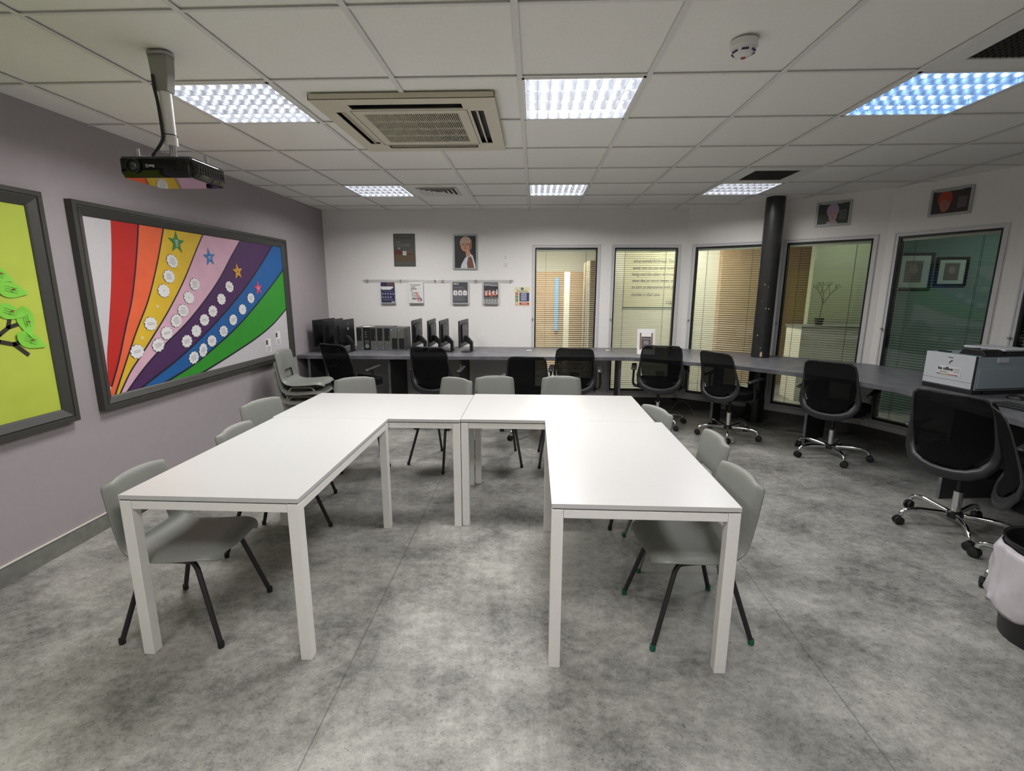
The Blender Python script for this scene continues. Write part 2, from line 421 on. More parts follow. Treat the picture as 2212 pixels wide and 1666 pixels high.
# dark open ceiling panels
for (l, r, lab) in ((3, 5, 'dark square ceiling grille behind the far right light'), (3, 1, 'large dark ceiling grille at the top right corner of the view')):
    t = thing('ceiling_grille', lab, 'vent', loc=(GX+T*(l+.5), GY+T*(r+.5), ZC), group='dark ceiling grilles')
    b = MB(); a, i_ = .287, .19
    for lo, hi in (((-a, -a, -.002), (-i_, a, .006)), ((i_, -a, -.002), (a, a, .006)), ((-i_, -a, -.002), (i_, -i_, .006)), ((-i_, i_, -.002), (i_, a, .006))): b.box(lo, hi)
    b.build('frame', TBAR, t, bevel=.001)
    b = MB()
    b.box((-i_, -i_, .03), (i_, i_, .034))
    for k in range(15):
        yy = -i_+.012+k*.0257; b.box((-i_, yy-.0008, .002), (i_, yy+.0008, .024))
        b.box((yy-.0008, -i_, .002), (yy+.0008, i_, .024))
    b.build('grid', mat('grille_dark', s(66, 64, 62), .7), t)
# square supply diffuser
t = thing('square_vent', 'small white square air vent with angled vanes, beside the far left light', 'vent', loc=(GX-1.5*T, GY+6.5*T, ZC))
b = MB(); b.box((-.285, -.285, -.002), (.285, .285, .004)); b.build('plate', TILE, t)
for k in range(4):
    b = MB(); o_, n_ = .20-k*.045, .20-k*.045-.028
    z0, z1 = -.016, -.003
    q = [(o_, z0), (n_, z1)]
    A = [[b.bm.verts.new((sx*rr, sy*rr, zz)) for sx, sy in ((1, 1), (-1, 1), (-1, -1), (1, -1))] for rr, zz in q+[(n_, z1+.0015), (o_, z0+.0015)]]
    for a_, c_ in ((0, 1), (1, 2), (2, 3), (3, 0)):
        for j in range(4): b.bm.faces.new([A[a_][j], A[a_][(j+1) % 4], A[c_][(j+1) % 4], A[c_][j]])
    b.build('vane', TBAR, t)
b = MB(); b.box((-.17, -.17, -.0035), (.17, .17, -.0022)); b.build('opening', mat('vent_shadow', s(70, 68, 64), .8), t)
# smoke detector
c = at_z(1608, 90, ZC)
t = thing('smoke_detector', 'round white smoke detector with a small red dot on the ceiling', 'smoke detector', loc=(c.x, c.y, ZC))
MB().lathe([(.052, 0), (.052, -.022), (.048, -.026)][::-1], 32).build('base', WHITEP, t, smooth=True)
b = MB(); b.lathe([(.0, -.058), (.018, -.058), (.030, -.052), (.044, -.034), (.046, -.026)], 32, cap=False); b.build('sensor_head', WHITEP, t, smooth=True)
b = MB()
for k in range(6):
    a = k*PI/3+.3; M = Matrix.Rotation(a, 4, 'Z'); b.cbox((.040, 0, -.040), (.007, .026, .005), M)
b.build('sensor_slot', mat('slot', s(50, 44, 90), .6), t)
MB().cyl((0, 0, -.0595), .009, .003, 16).build('red_dot', REDD, t)

# ------------------------------------------------------------------ air conditioner cassette
ax0, ax1, ay0, ay1 = -1.17, -.213, 2.665, 3.64
t = thing('air_conditioner', 'large cream ceiling cassette air conditioner with slatted grille', 'air conditioner', loc=((ax0+ax1)/2, (ay0+ay1)/2, ZC))
A = (ax1-ax0)/2
b = MB()
# panel with four slot openings: built from bars around the slots
i1, i2, sw = .335, .405, .30
zt, zb = -.001, -.030
def ringbars(b):
    for sx in (-1, 1):
        xs = sorted((sx*i2, sx*A)); b.box((xs[0], -A, zb), (xs[1], A, zt))
        xs = sorted((sx*i1, sx*i2))
        b.box((xs[0], -i2, zb), (xs[1], -sw, zt)); b.box((xs[0], sw, zb), (xs[1], i2, zt))
        ys = sorted((sx*i2, sx*A)); b.box((-i2, ys[0], zb), (i2, ys[1], zt))
        ys = sorted((sx*i1, sx*i2)); b.box((-i1, ys[0], zb), (-sw, ys[1], zt)); b.box((sw, ys[0], zb), (i1, ys[1], zt))
zt = zb+.005
ringbars(b)
g_ = .262
for sx in (-1, 1):
    xs = sorted((sx*g_, sx*i1)); b.box((xs[0], -i1, zb), (xs[1], i1, zt)); b.box((-g_, xs[0], zb), (g_, xs[1], zt))
b.build('panel', BEIGE, t)
zt = -.001
b = MB(); rr = rrect(2*A+.004, 2*A+.004, .03)
b.prism(rr, zt-.001, zt+.001)
for lo, hi in (((-A, -A, zb+.002), (-A+.004, A, zt)), ((A-.004, -A, zb+.002), (A, A, zt)), ((-A, -A, zb+.002), (A, -A+.004, zt)), ((-A, A-.004, zb+.002), (A, A, zt))): b.box(lo, hi)
b.build('panel_rim', BEIGE, t)
MB().box((-A+.006, -A+.006, -.005), (A-.006, A-.006, -.0025)).build('recess_shade', ACDARK, t)  # near-black sheet painting the shade of the deep recess behind slots and grille
for k in range(4):
    M = Matrix.Rotation(k*PI/2, 4, 'Z') @ Matrix.Translation((0, -(i1+i2)/2, 0))
    b = MB(); b.cbox((0, 0, -.027), (2*sw-.02, .005, .005), M)
    if k != 0: b.cbox((0, .004, -.018), (2*sw-.01, .040 if k == 3 else .012, .003), M); b.build('louvre_flap', BEIGE, t)
b = MB()
n = 46
for k in range(n): x = -g_ + 2*g_*(k+.5)/n; b.box((x-.0019, -g_, zb+.001), (x+.0019, g_, zb+.008))
for k in range(1, 4): y = -g_+2*g_*k/4; b.box((-g_, y-.0035, zb), (g_, y+.0035, zb+.009))
b.build('intake_grille', BEIGE, t)
b = MB(); e_ = .318
for lo, hi in (((-e_, -e_, zb-.0008), (e_, -e_+.003, zb)), ((-e_, e_-.003, zb-.0008), (e_, e_, zb)), ((-e_, -e_, zb-.0008), (-e_+.003, e_, zb)), ((e_-.003, -e_, zb-.0008), (e_, e_, zb))): b.box(lo, hi)
b.build('grille_seam', ACDARK, t)

# ------------------------------------------------------------------ projector and its ceiling mount
pc = at_z(346, 116, ZC)
t = thing('projector_mount', 'white ceiling pole with black cable holding the projector', 'projector mount', loc=(pc.x, pc.y, ZC))
MB().prism(rrect(.10, .07, .03), -.012, 0).build('ceiling_plate', SILVER, t, smooth=True)
b = MB(); b.prism([(-.042, -.01), (.042, -.01), (.036, -.085), (.027, -.15), (-.027, -.15), (-.036, -.085)], -.024, .024, 'y'); b.build('cover', mat('mount_grey', s(150, 149, 142), .45), t, bevel=.004)
MB().cyl((0, 0, -.215), .023, .27, 24).build('pole', LEGW, t, smooth=True)
MB().cyl((0, 0, -.345), .026, .035, 24).build('collar', LEGW, t, smooth=True)
b = MB(); b.cyl((0, 0, -.378), .010, .04, 16); b.cyl((0, 0, -.402), .014, .018, 16); b.lathe([(.05, -.431), (.046, -.423), (.016, -.410)], 24); b.build('ball_joint', SILVER, t, smooth=True)
b = MB()
for a in (.5, 2.2, 3.7, 5.4):
    d = V((math.cos(a), math.sin(a), 0)); b.tube([V((0, 0, -.421)), d*.07+V((0, 0, -.418)), d*.125+V((0, 0, -.421))], .005, 8)
    b.cyl(d*.125+V((0, 0, -.410)), .008, .042, 10)
b.build('bracket_arm', SILVER, t, smooth=True)
cab = [(-.026, -.026, -.09), (-.020, -.034, -.14), (-.014, -.032, -.20), (-.010, -.032, -.30), (-.012, -.034, -.345), (-.045, -.03, -.385), (-.075, -.02, -.408), (-.078, .0, -.425)]
MB().tube(smooth_curve(cab), .0065, 8).build('cable', BLKPL, t, smooth=True)
MB().tube([(.03*math.cos(a), .03*math.sin(a)-.004, -.322) for a in [2*PI*k/20 for k in range(20)]], .0022, 6, closed=True).build('cable_tie', BLKPL, t)
# projector: body front towards the camera; fitted from its corners
zb_, zt_ = 1.985, 2.063
GLOSS = mat('gloss_black', s(16, 17, 16), .06, spec=.6)
pj = thing('projector', 'glossy black projector hung upside down under the white ceiling pole', 'projector', loc=(pc.x-.02, pc.y+.03, zb_), rz=.03)
hw, hd = .155, .125
def sloped(pts, z0, z1, k):
    b = MB(); cx = sum(p[0] for p in pts)/len(pts); cy = sum(p[1] for p in pts)/len(pts)
    lo = [b.bm.verts.new((cx+(x-cx)*k, cy+(y-cy)*k, z0)) for x, y in pts]; mi = [b.bm.verts.new((x, y, z0+.022)) for x, y in pts]; hi = [b.bm.verts.new((x, y, z1)) for x, y in pts]
    n = len(pts)
    for A_, B_ in ((lo, mi), (mi, hi)):
        for i in range(n): b.bm.faces.new([A_[i], A_[(i+1) % n], B_[(i+1) % n], B_[i]])
    b.bm.faces.new(lo[::-1]); b.bm.faces.new(hi); return b
sloped(rrect(2*hw, 2*hd, .018), 0, .078, .95).build('body', GLOSS, pj, bevel=.003, smooth=True)
MB().prism(rrect(2*hw-.01, 2*hd-.01, .015), .0775, .084).build('lid_edge', mat('projector_trim', s(70, 66, 74), .25), pj)
b = MB(); b.lathe([(.030, -.006), (.030, .010), (.026, .012), (.024, .004), (.0, .004)][::1], 28, Matrix.Translation((-.088, -hd, .045)) @ Matrix.Rotation(PI/2, 4, 'X'), cap=False); b.build('lens_ring', BLKPL, pj, smooth=True)
b = MB(); b.lathe([(.021, 0), (.018, .005), (.010, .008), (.001, .009)], 28, Matrix.Translation((-.088, -hd-.002, .045)) @ Matrix.Rotation(PI/2, 4, 'X')); b.build('lens', mat('lens_glass', s(34, 44, 48), .03, spec=1), pj, smooth='all')
o = text('BenQ', .016, 'lettering', PAPER, None, (0, 0, 0), rot=PI)
o.parent = pj; o.matrix_local = Matrix.Translation((-.02, -hd-.0012, .046)) @ Matrix.Rotation(PI/2, 4, 'X')
MB().cyl((.075, -hd-.001, .035), .006, .004, 14, 'y').build('sensor', mat('lens_glass', (0, 0, 0)), pj)
b = MB()
for k in range(9): b.cbox((hw+.0002, -.075+k*.018, .046), (.0012, .007, .03))
b.build('vent_slots', ACDARK, pj); b = MB()
for k in range(8): b.cbox((.098+k*.0055, -hd-.0002, .05), (.0025, .0012, .03))
b.build('front_vent_slots', ACDARK, pj)
MB().cyl((.11, .06, -.004), .012, .010, 18).build('foot', RUBBER, pj)

# ------------------------------------------------------------------ notice boards on the left wall
FL = frame((XL, 0, 0), (0, 1, 0))
FLB = frame((-2.70, 0, 0), (0, 1, 0))
def mitre_frame(parent, x0, x1, y0, y1, w, d, m, name='frame'):
    """moulded frame: raised outer band, step and sloped inner band"""
    prof = [(0, 0), (0, d), (w*.30, d), (w*.33, d*.86), (w*.42, d*.86), (w*.46, d*.98), (w*.9, d*.62), (w, d*.5), (w, 0)]
    b = MB(); cs = ((x0, y0, 1, 1), (x1, y0, -1, 1), (x1, y1, -1, -1), (x0, y1, 1, -1))
    R = [[b.bm.verts.new((cx+sx*a, cy+sy*a, z)) for a, z in prof] for cx, cy, sx, sy in cs]
    for i in range(4):
        A_, B_ = R[i], R[(i+1) % 4]
        for k in range(len(prof)-1): b.bm.faces.new([A_[k], B_[k], B_[k+1], A_[k+1]])
    return b.build(name, m, parent)
rb = thing('rainbow_display_board', 'framed wall board covered with a painted rainbow of curved bands', 'notice board', M=FL)
RX0, RX1, RY0, RY1 = 2.868, 5.372, .760, 2.032
mitre_frame(rb, RX0, RX1, RY0, RY1, .082, .045, BOARDF)
MB().box((RX0+.03, RY0+.03, .001), (RX1-.03, RY1-.03, .018)).build('backing', mat('board_white', s(196, 192, 196), .7), rb)
PZ = .020
FR = frame((XL+PZ, 0, 0), (0, 1, 0))
def cp(x, y, k=560/1866, ox=140, oy=400): return hit(ox+x*k, oy+y*k, FR)
curves = [
 [(330, 225), (336, 360), (338, 500), (335, 720), (322, 960), (314, 1100), (306, 1262), (322, 1450)],
 [(530, 260), (522, 430), (505, 640), (480, 840), (440, 1020), (390, 1260), (338, 1450)],
 [(713, 288), (690, 430), (655, 610), (600, 830), (520, 1040), (455, 1230), (362, 1515)],
 [(1000, 340), (945, 470), (860, 680), (770, 860), (690, 1000), (560, 1210), (470, 1350), (386, 1530)],
 [(1272, 383), (1200, 510), (1110, 680), (1000, 840), (870, 1000), (720, 1150), (570, 1320), (430, 1515)],
 [(1500, 425), (1400, 590), (1290, 750), (1150, 920), (990, 1090), (830, 1240), (640, 1390), (500, 1500)],
 [(1573, 606), (1490, 720), (1380, 860), (1250, 1010), (1100, 1150), (930, 1290), (740, 1410), (640, 1465)],
 [(1600, 884), (1500, 1000), (1380, 1100), (1200, 1220), (1040, 1320), (920, 1392)]]
CV = [[V((q.x, q.y)) for q in (cp(*p) for p in c)] for c in curves]
CV = [smooth_curve([V((q.x, q.y, 0)) for q in c], 5) for c in CV]
IX0, IX1, IY0, IY1 = RX0+.07, RX1-.07, RY0+.07, RY1-.07
clampp = lambda q: (min(max(q.x, IX0), IX1), min(max(q.y, IY0), IY1))
bandc = [('red band', s(186, 32, 24)), ('orange band', s(232, 100, 58)), ('yellow band', s(218, 180, 42)), ('pink band', s(214, 170, 190)), ('purple band', s(74, 38, 88)), ('blue band', s(24, 92, 158)), ('green band', s(46, 146, 40))]
for i, (nm, colr) in enumerate(bandc):
    A_ = [clampp(q) for q in CV[i]]; B_ = [clampp(q) for q in CV[i+1]]
    extra_end = []
    pts = A_ + (([(IX0, IY0)] if i == 1 else [])) + B_[::-1] + ([(IX1, IY1)] if i == 5 else [])
    b = MB(); b.prism(pts, .018, .0192)
    b.build('colour_band', mat('paint_'+nm.split()[0], colr, .6, noise=(9, tuple(c*.88 for c in colr), .7)), rb, label=nm)
for i in range(1, 8):
    b = MB(); c = [V((*clampp(q), 0)) for q in CV[i]]; Lf, Rt = [], []
    for k, q in enumerate(c):
        tn = (c[min(k+1, len(c)-1)]-c[max(k-1, 0)]); tn = tn.normalized() if tn.length > 0 else V((0, 1, 0)); nn = V((-tn.y, tn.x, 0))*(.006 if i < 5 else .0075)
        Lf.append(b.bm.verts.new((q.x+nn.x, q.y+nn.y, .0205))); Rt.append(b.bm.verts.new((q.x-nn.x, q.y-nn.y, .0205)))
    for k in range(len(c)-1): b.bm.faces.new([Lf[k], Rt[k], Rt[k+1], Lf[k+1]])
    b.build('band_outline', mat('navy_paint', s(32, 24, 44), .6), rb)

def cloud(cx, cy, label, group, lines=3, rot=0, tiltc=1):
    q = cp(cx, cy); t = thing('cloud_note', label, 'paper note', M=FL @ Matrix.Translation((q.x, q.y, .0195)) @ Matrix.Rotation(rot, 4, 'Z'), group=group)
    def ol(k):
        out = []
        for j in range(10):
            for e in range(5):
                a = 2*PI*(j+e/5)/10; r = (.045+.0085*math.sin(PI*e/5))*k
                out.append((r*math.cos(a)*1.12, r*math.sin(a)*.92))
        return out
    MB().prism(ol(1.05), .0006, .0016).build('dark_rim', INK, t)
    MB().prism(ol(1), .0016, .003).build('paper', PAPER, t)
    b = MB(); rnd = random.Random(int(cx*7+cy))
    for k in range(lines):
        w = .022+.012*rnd.random(); y = (k-(lines-1)/2)*-.011
        b.cbox((rnd.uniform(-.004, .004), y, .0033), (2*w if lines > 1 else w, .0022, .0006))
    b.build('writing', INK, t)
ordn = ['first', 'second', 'third', 'fourth', 'fifth', 'sixth', 'seventh']
for nm, star, cl in (('yellow', 'green', [(772, 548, 5, -.3), (749, 658, 4, 0), (712, 761, 1, 0), (617, 998, 2, 0), (520, 1198, 2, .1)]),
                     ('pink', 'blue', [(935, 714, 5, .1), (893, 810, 1, -.2), (851, 903, 5, 0), (802, 977, 5, .3), (733, 1065, 2, .1), (672, 1152, 3, .2)]),
                     ('purple', 'orange', [(1184, 732, 2, -.2), (1126, 821, 1, 0), (1064, 908, 2, .1), (1004, 971, 2, .1), (946, 1050, 1, .1), (878, 1124, 3, .2)]),
                     ('blue', 'pink', [(1338, 814, 4, .1), (1278, 895, 1, 0), (1211, 970, 3, .2), (1142, 1052, 5, .1), (1058, 1122, 3, .1), (995, 1188, 4, 1.0), (928, 1242, 4, .3)])):
    for k, (x, y, ln, ro) in enumerate(cl):
        cloud(x, y, 'white cloud-shaped note on the %s rainbow band, %s below its %s star' % (nm, ordn[k], star), 'cloud notes on the rainbow board', ln, ro)
def star(cx, cy, R_, label, colr, body, rot=0, tc=PAPER):
    q = cp(cx, cy); t = thing('star_note', label, 'paper star', M=FL @ Matrix.Translation((q.x, q.y, .0195)), group='paper stars on the rainbow board')
    pts = [((R_ if k % 2 == 0 else R_*.40)*math.cos(PI/2+rot+PI*k/5)*1.05, (R_ if k % 2 == 0 else R_*.40)*math.sin(PI/2+rot+PI*k/5)) for k in range(10)]
    MB().prism(pts, .0006, .003).build('paper', mat('star_'+body, colr, .6), t)
    b = MB()
    for k in range(5 if body == 'a' else 2): b.cbox((0, .018-k*.011 if body == 'a' else .004-k*.011, .0033), (.034-.004*k, .004, .0006))
    b.build('writing', tc, t)
star(803, 415, .085, 'large green paper star at the top of the yellow band', s(62, 128, 62), 'a', -.05)
star(1040, 520, .075, 'blue paper star at the top of the pink band', s(58, 120, 178), 'b', .1)
star(1243, 622, .075, 'orange paper star at the top of the purple band', s(214, 160, 50), 'c', .1, INK)
star(1391, 742, .072, 'pink-red paper star at the top of the blue band', s(206, 74, 108), 'd', .1)
for x, y, lab in ((666, 874, 'small blank sticky tab halfway down the yellow band'), (558, 1101, 'small blank sticky tab low on the yellow band, between two cloud notes')):
    q = cp(x, y); tag(MB().cbox((0, 0, .001), (.026, .020, .0012)).build('sticky_tab', mat('tab_cream', s(222, 202, 150), .6)), lab, 'sticky tab', 'sticky tabs on the yellow band').matrix_world = FL @ Matrix.Translation((q.x, q.y, .0195))
for x, y, lab in ((1466, 1156, 'lower white leaflet with a small portrait at the bottom right of the rainbow board'), (1534, 1102, 'upper white leaflet at the bottom right of the rainbow board')):
    q = cp(x, y); t = thing('leaflet', lab, 'leaflet', M=FL @ Matrix.Translation((q.x, q.y, .0190)), group='leaflets on the rainbow board')
    MB().cbox((0, 0, .001), (.102, .142, .0016)).build('paper', PAPER, t)
    b = MB(); b.cbox((-.024, .035, .0022), (.034, .048, .0006)); b.build('picture', mat('leaf_pic', s(70, 58, 54), .6), t)
    b = MB()
    for k in range(5): b.cbox((0, -.012-k*.011, .0022), (.07-.008*(k % 2), .003, .0006))
    b.build('writing', INK, t)

gb = thing('green_tree_board', 'framed lime green wall board with a paper tree, cut by the left edge', 'notice board', M=FL)
GX0, GX1, GY0, GY1 = .2, 2.695, .752, 2.036
mitre_frame(gb, GX0, GX1, GY0, GY1, .082, .045, BOARDF)
MB().box((GX0+.03, GY0+.03, .001), (GX1-.03, GY1-.03, .018)).build('backing', mat('lime_paper', s(182, 196, 72), .7, noise=(6, s(170, 186, 66), .6)), gb)
def gp(x, y): return cp(x, y, 200/574, 0, 380)
b = MB()
def branch(pts, w):
    P = [gp(*p) for p in pts]
    for a_, c_ in zip(P, P[1:]):
        d = (c_-a_); n_ = V((-d.y, d.x)).normalized()*w; d = d.normalized()*w*.3
        b.prism([tuple(a_-n_-d), tuple(c_-n_+d), tuple(c_+n_+d), tuple(a_+n_-d)], .018, .0198)
branch([(-60, 1040), (0, 985), (55, 940), (130, 915)], .010); branch([(50, 945), (62, 880)], .010)
BRN = mat('branch_brown', s(44, 38, 28), .7); b.build('paper_branch', BRN, gb); b = MB()
branch([(-60, 1010), (0, 1030), (85, 1045), (150, 1025)], .011); branch([(90, 1045), (178, 1110)], .011)
b.build('paper_branch', BRN, gb); b = MB()
branch([(-60, 690), (5, 708)], .006)
b.build('paper_branch', BRN, gb)
LEAF = mat('paper_leaf', s(128, 206, 66), .6)
def leaf(x, y, ang, L, lab):
    q = gp(x, y); t = thing('paper_leaf', lab, 'paper leaf', M=FL @ Matrix.Translation((q.x, q.y, .0195)) @ Matrix.Rotation(ang, 4, 'Z'), group='leaf notes on the green board')
    b = MB(); N_ = 12; up = []; dn = []
    for k in range(N_+1):
        u = k/N_; w = .30*L*math.sin(PI*u**.8)**.9*(1-.25*u) if 0 < u < 1 else 0
        up.append((-L/2+u*L, w)); dn.append((-L/2+u*L, -w))
    vs = [b.bm.verts.new((x_, y_, .002+.010*abs(x_/L*1.6)**2)) for x_, y_ in up+dn[-2:0:-1]]
    b.bm.faces.new(vs); bmesh.ops.triangulate(b.bm, faces=b.bm.faces[:]); bmesh.ops.solidify(b.bm, geom=b.bm.faces[:], thickness=.0008)
    b.build('paper', LEAF, t)
    MB().lathe([(.002, 0), (.002, .009), (.0045, .012), (.004, .015)], 12, Matrix.Translation((.0, .004, .004))).build('push_pin', REDD, t, smooth=True)
    b = MB()
    for k in range(3): b.cbox((-.004, .014-k*.012, .0045), (L*.4, .0016, .0008))
    b.build('writing', mat('leaf_ink', s(96, 158, 60), .7), t)
leaf(70, 708, -.25, .16, 'topmost whole green leaf note beside the board edge')
leaf(60, 845, -.35, .15, 'green leaf note left of the upright leaf, at a branch tip')
leaf(160, 905, -1.45, .17, 'upright green leaf note on the upper branch')
leaf(190, 1022, -.5, .165, 'lowest green leaf note, at the tip of the lower branch')
leaf(-10, 610, -.5, .14, 'highest green leaf note, cut by the left edge of the picture')

# ------------------------------------------------------------------ posters on the back wall and above the windows
def poster_at(px0, py0, px1, py1, F, name, label, cat, off=0, group=None):
    a = hit(px0, py0, F, off); c = hit(px1, py1, F, off); w, h = abs(c.x-a.x), abs(a.y-c.y)
    t = thing(name, label, cat, M=F @ Matrix.Translation(((a.x+c.x)/2, min(a.y, c.y), 0)), group=group); return t, w, h
def bars(m, parent, lst, z, name='writing', **k):
    b = MB()
    for x, y, w, h in lst: b.cbox((x, y, z), (w, h, .0008))
    return b.build(name, m, parent, **k)
def flatpoly(pts, z, m, parent, name, **k):
    return MB().prism(pts, z-.0004, z+.0004).build(name, m, parent, **k)
def snapframe(t, w, h, fw, m, z=.014):
    b = MB()
    for lo, hi in (((-w/2, 0, .001), (-w/2+fw, h, z)), ((w/2-fw, 0, .001), (w/2, h, z)), ((-w/2+fw, 0, .001), (w/2-fw, fw, z)), ((-w/2+fw, h-fw, .001), (w/2-fw, h, z))): b.box(lo, hi)
    b.build('frame', m, t, bevel=.002)
SNAP = mat('snap_frame', s(168, 172, 172), .35, metal=.3)
# dark glazed notice
t, w, h = poster_at(849, 505, 898, 575, FB, 'framed_poster', 'dark framed notice with a grey, red and brown print, left of the portrait', 'poster', .01, 'posters high on the back wall')
snapframe(t, w, h, .008, mat('dark_frame', s(70, 72, 72), .4))
MB().box((-w/2+.006, .006, .001), (w/2-.006, h-.006, .008)).build('print', mat('print_grey', s(92, 92, 88), .15), t)
bars(mat('print_red', s(96, 52, 50), .3), t, [(-w*.3, h*.43, w*.34, h*.14)], .0086, 'red_patch'); bars(mat('print_brown', s(96, 80, 62), .3), t, [(w*.12, h*.42, w*.5, h*.12), (0, h*.26, w*.94, h*.22)], .0084, 'brown_patch')
text('Password Reset', .032, 'lettering', INK, t, (0, h*.87, .0088))
bars(mat('poster_white', s(210), .6), t, [(0, h*.40, .045, .05)], .0092, 'square_mark'); bars(INK, t, [(-.006, h*.40, .005, .022), (.008, h*.40, .005, .022), (0, h*.40+.011, .018, .004)], .0100, 'square_sign')
bars(mat('print_line', s(140, 140, 134), .4), t, [(-w*.28, h*.74, w*.2, .006), (-.02, h*.67, w*.6, .004), (-.02, h*.62, w*.7, .003), (-w*.25, h*.55, .03, .02)], .0088)
# portrait
t, w, h = poster_at(978, 506, 1032, 583, FB, 'framed_poster', 'silver framed portrait of a fair-haired woman in a white top', 'poster', .01, 'posters high on the back wall')
snapframe(t, w, h, .022, SNAP)
MB().box((-w/2+.02, .02, .001), (w/2-.02, h-.02, .006)).build('print', mat('print_char', s(56, 54, 54), .3), t)
SK = mat('skin_print', s(196, 148, 122), .5); SKD2 = mat('skin_print_dark', s(122, 80, 62), .5); HR = mat('hair_print', s(196, 168, 150), .5); WT = mat('cloth_print', s(206, 210, 220), .5)
HRD = mat('hair_print_shade', s(150, 112, 96), .5)
flatpoly([(-w*.20, .021), (-w*.16, h*.16), (-w*.02, h*.33), (w*.08, h*.40), (w*.22, h*.45), (w*.30, h*.40), (w*.40, h*.16), (w*.42, .021)], .0068, WT, t, 'white_top')
flatpoly([(w*.02, h*.46), (w*.03, h*.36), (w*.15, h*.38), (w*.22, h*.46), (w*.16, h*.56), (w*.02, h*.56)], .0074, SK, t, 'neck')
flatpoly([(w*.08, .021), (w*.06, h*.18), (w*.12, h*.36), (w*.22, h*.38), (w*.28, h*.3), (w*.34, h*.1), (w*.35, .021)], .0076, SKD2, t, 'arm')
flatpoly(ell(w*.02, h*.76, w*.24, h*.18), .0070, HR, t, 'hair'); flatpoly(ell(w*.17, h*.68, w*.10, h*.13), .0072, HRD, t, 'hair_shade')
flatpoly(ell(-w*.01, h*.665, w*.175, h*.15, rot=.1), .0080, SK, t, 'face')
flatpoly([(-w*.20, h*.78), (-w*.1, h*.88), (w*.1, h*.88), (w*.22, h*.77), (w*.2, h*.74), (0, h*.78), (-w*.18, h*.745)], .0084, HR, t, 'fringe')
bars(INK, t, [(-w*.085, h*.715, w*.085, .005), (w*.085, h*.72, w*.085, .005), (-w*.08, h*.70, .012, .007), (w*.08, h*.705, .012, .007)], .0088, 'eyes'); bars(mat('lip_print', s(170, 84, 76), .5), t, [(-w*.01, h*.59, w*.10, .009)], .0088, 'mouth'); bars(SKD2, t, [(w*.01, h*.65, .006, .030), (0, h*.632, .022, .004)], .0086, 'nose')
# hanging rail: two thin wires with clamps
a = hit(783, 606, FB, .02); c = hit(1110, 608, FB, .02)
t = thing('picture_rail', 'thin double wire rail with clips across the back wall, posters hanging below', 'picture rail', M=FB @ Matrix.Translation((a.x, a.y, 0)))
Lr = c.x-a.x
MB().cyl((Lr/2, .006, .020), .0028, Lr, 8, 'x').build('upper_wire', SILVER, t); MB().cyl((Lr/2-.004, -.012, .020), .0024, Lr-.03, 8, 'x').build('lower_wire', SILVER, t)
for px in (793, 865, 939, 956, 1028, 1103):
    q = hit(px, 606, FB, .02); MB().cbox((q.x-a.x, -.003, .012), (.014, .034, .024)).build('clip', SILVER, t, bevel=.003)
def hang(px0, px1, py0, py1, label):
    t, w, h = poster_at(px0, py0, px1, py1, FB, 'hanging_poster', label, 'poster', .03, 'posters hanging from the wire rail')
    MB().box((-w/2, 0, .024), (w/2, h, .029)).build('acrylic_sheet', WHITEP, t, bevel=.001)
    MB().box((-w/2+.004, -.016, .004), (w/2-.004, .004, .024)).build('bottom_lip', mat('lip_grey', s(140, 138, 136), .4), t)
    return t, w, h
Z1 = .0296
t, w, h = hang(821, 855, 609, 655, 'navy safety poster with white headline and icons, leftmost on the rail')
MB().box((-w/2+.006, .006, .029), (w/2-.006, h-.004, Z1)).build('print', mat('print_navy', s(46, 44, 78), .5), t)
bars(mat('print_photo', s(90, 74, 70), .5), t, [(w*.2, h*.9, w*.5, h*.16)], Z1+.0006, 'photo'); bars(PAPER, t, [(-.01, h*.755, w*.84, .016), (-.014, h*.70, w*.78, .014), (-.02, h*.655, w*.62, .013), (w*.32, h*.06, w*.2, .010)], Z1+.001)
bars(mat('print_pale', s(140, 140, 165), .5), t, [(x*w*.18-.0, y, w*.11, .022) for x in (-2, -1, 0, 1, 2) for y in (h*.44,)] + [(x*w*.18, h*.28, w*.11, .022) for x in (-2, -1, 0, 1)] + [(0, h*.56, w*.7, .003), (0, h*.17, w*.8, .003), (0, h*.15, w*.7, .003)], Z1+.001, 'icons')
t, w, h = hang(882, 915, 609, 655, 'white poster with a faded union flag and dark handwriting, second on the rail')
bars(mat('flag_red', s(218, 140, 130), .5), t, [(w*.05, h*.5, w*.30, .012)], Z1+.0006, 'flag_red')
flatpoly([(w*.0, h*.5), (w*.10, h*.5), (w*.28, h*.08), (w*.1, h*.08)], Z1+.0008, mat('flag_red', (0, 0, 0)), t, 'flag_stripe')
flatpoly([(w*.12, h*.5), (w*.2, h*.45), (w*.42, h*.16), (w*.38, h*.08), (w*.30, h*.10)], Z1+.0007, mat('flag_blue', s(110, 122, 165), .5), t, 'flag_blue')
flatpoly([(w*.1, h*.5), (w*.14, h*.5), (w*.4, h*.24), (w*.36, h*.2)], Z1+.0012, PAPER, t, 'flag_white')
text('Promoting great', .020, 'lettering', INK, t, (-.01, h*.86, Z1+.001), shear=.4)
bars(INK, t, [(-w*.18, h*.76, w*.3, .007), (-w*.14, h*.67, w*.4, .008), (-w*.3, h*.58, w*.1, .006)] + [(-w*.14, h*(.5-.065*k), w*.34, .0035) for k in range(6)] + [(w*.05, h*.21, w*.6, .004)], Z1+.0016)
t, w, h = hang(976, 1012, 609, 656, 'dark grey RUN HIDE TELL poster with three white pictograms')
MB().box((-w/2+.007, .008, .029), (w/2-.007, h-.004, Z1)).build('print', mat('print_slate', s(72, 74, 80), .5), t)
text('NPCC', .026, 'lettering', PAPER, t, (-w*.40, h*.9, Z1+.0005), align='LEFT', bold=.0006)
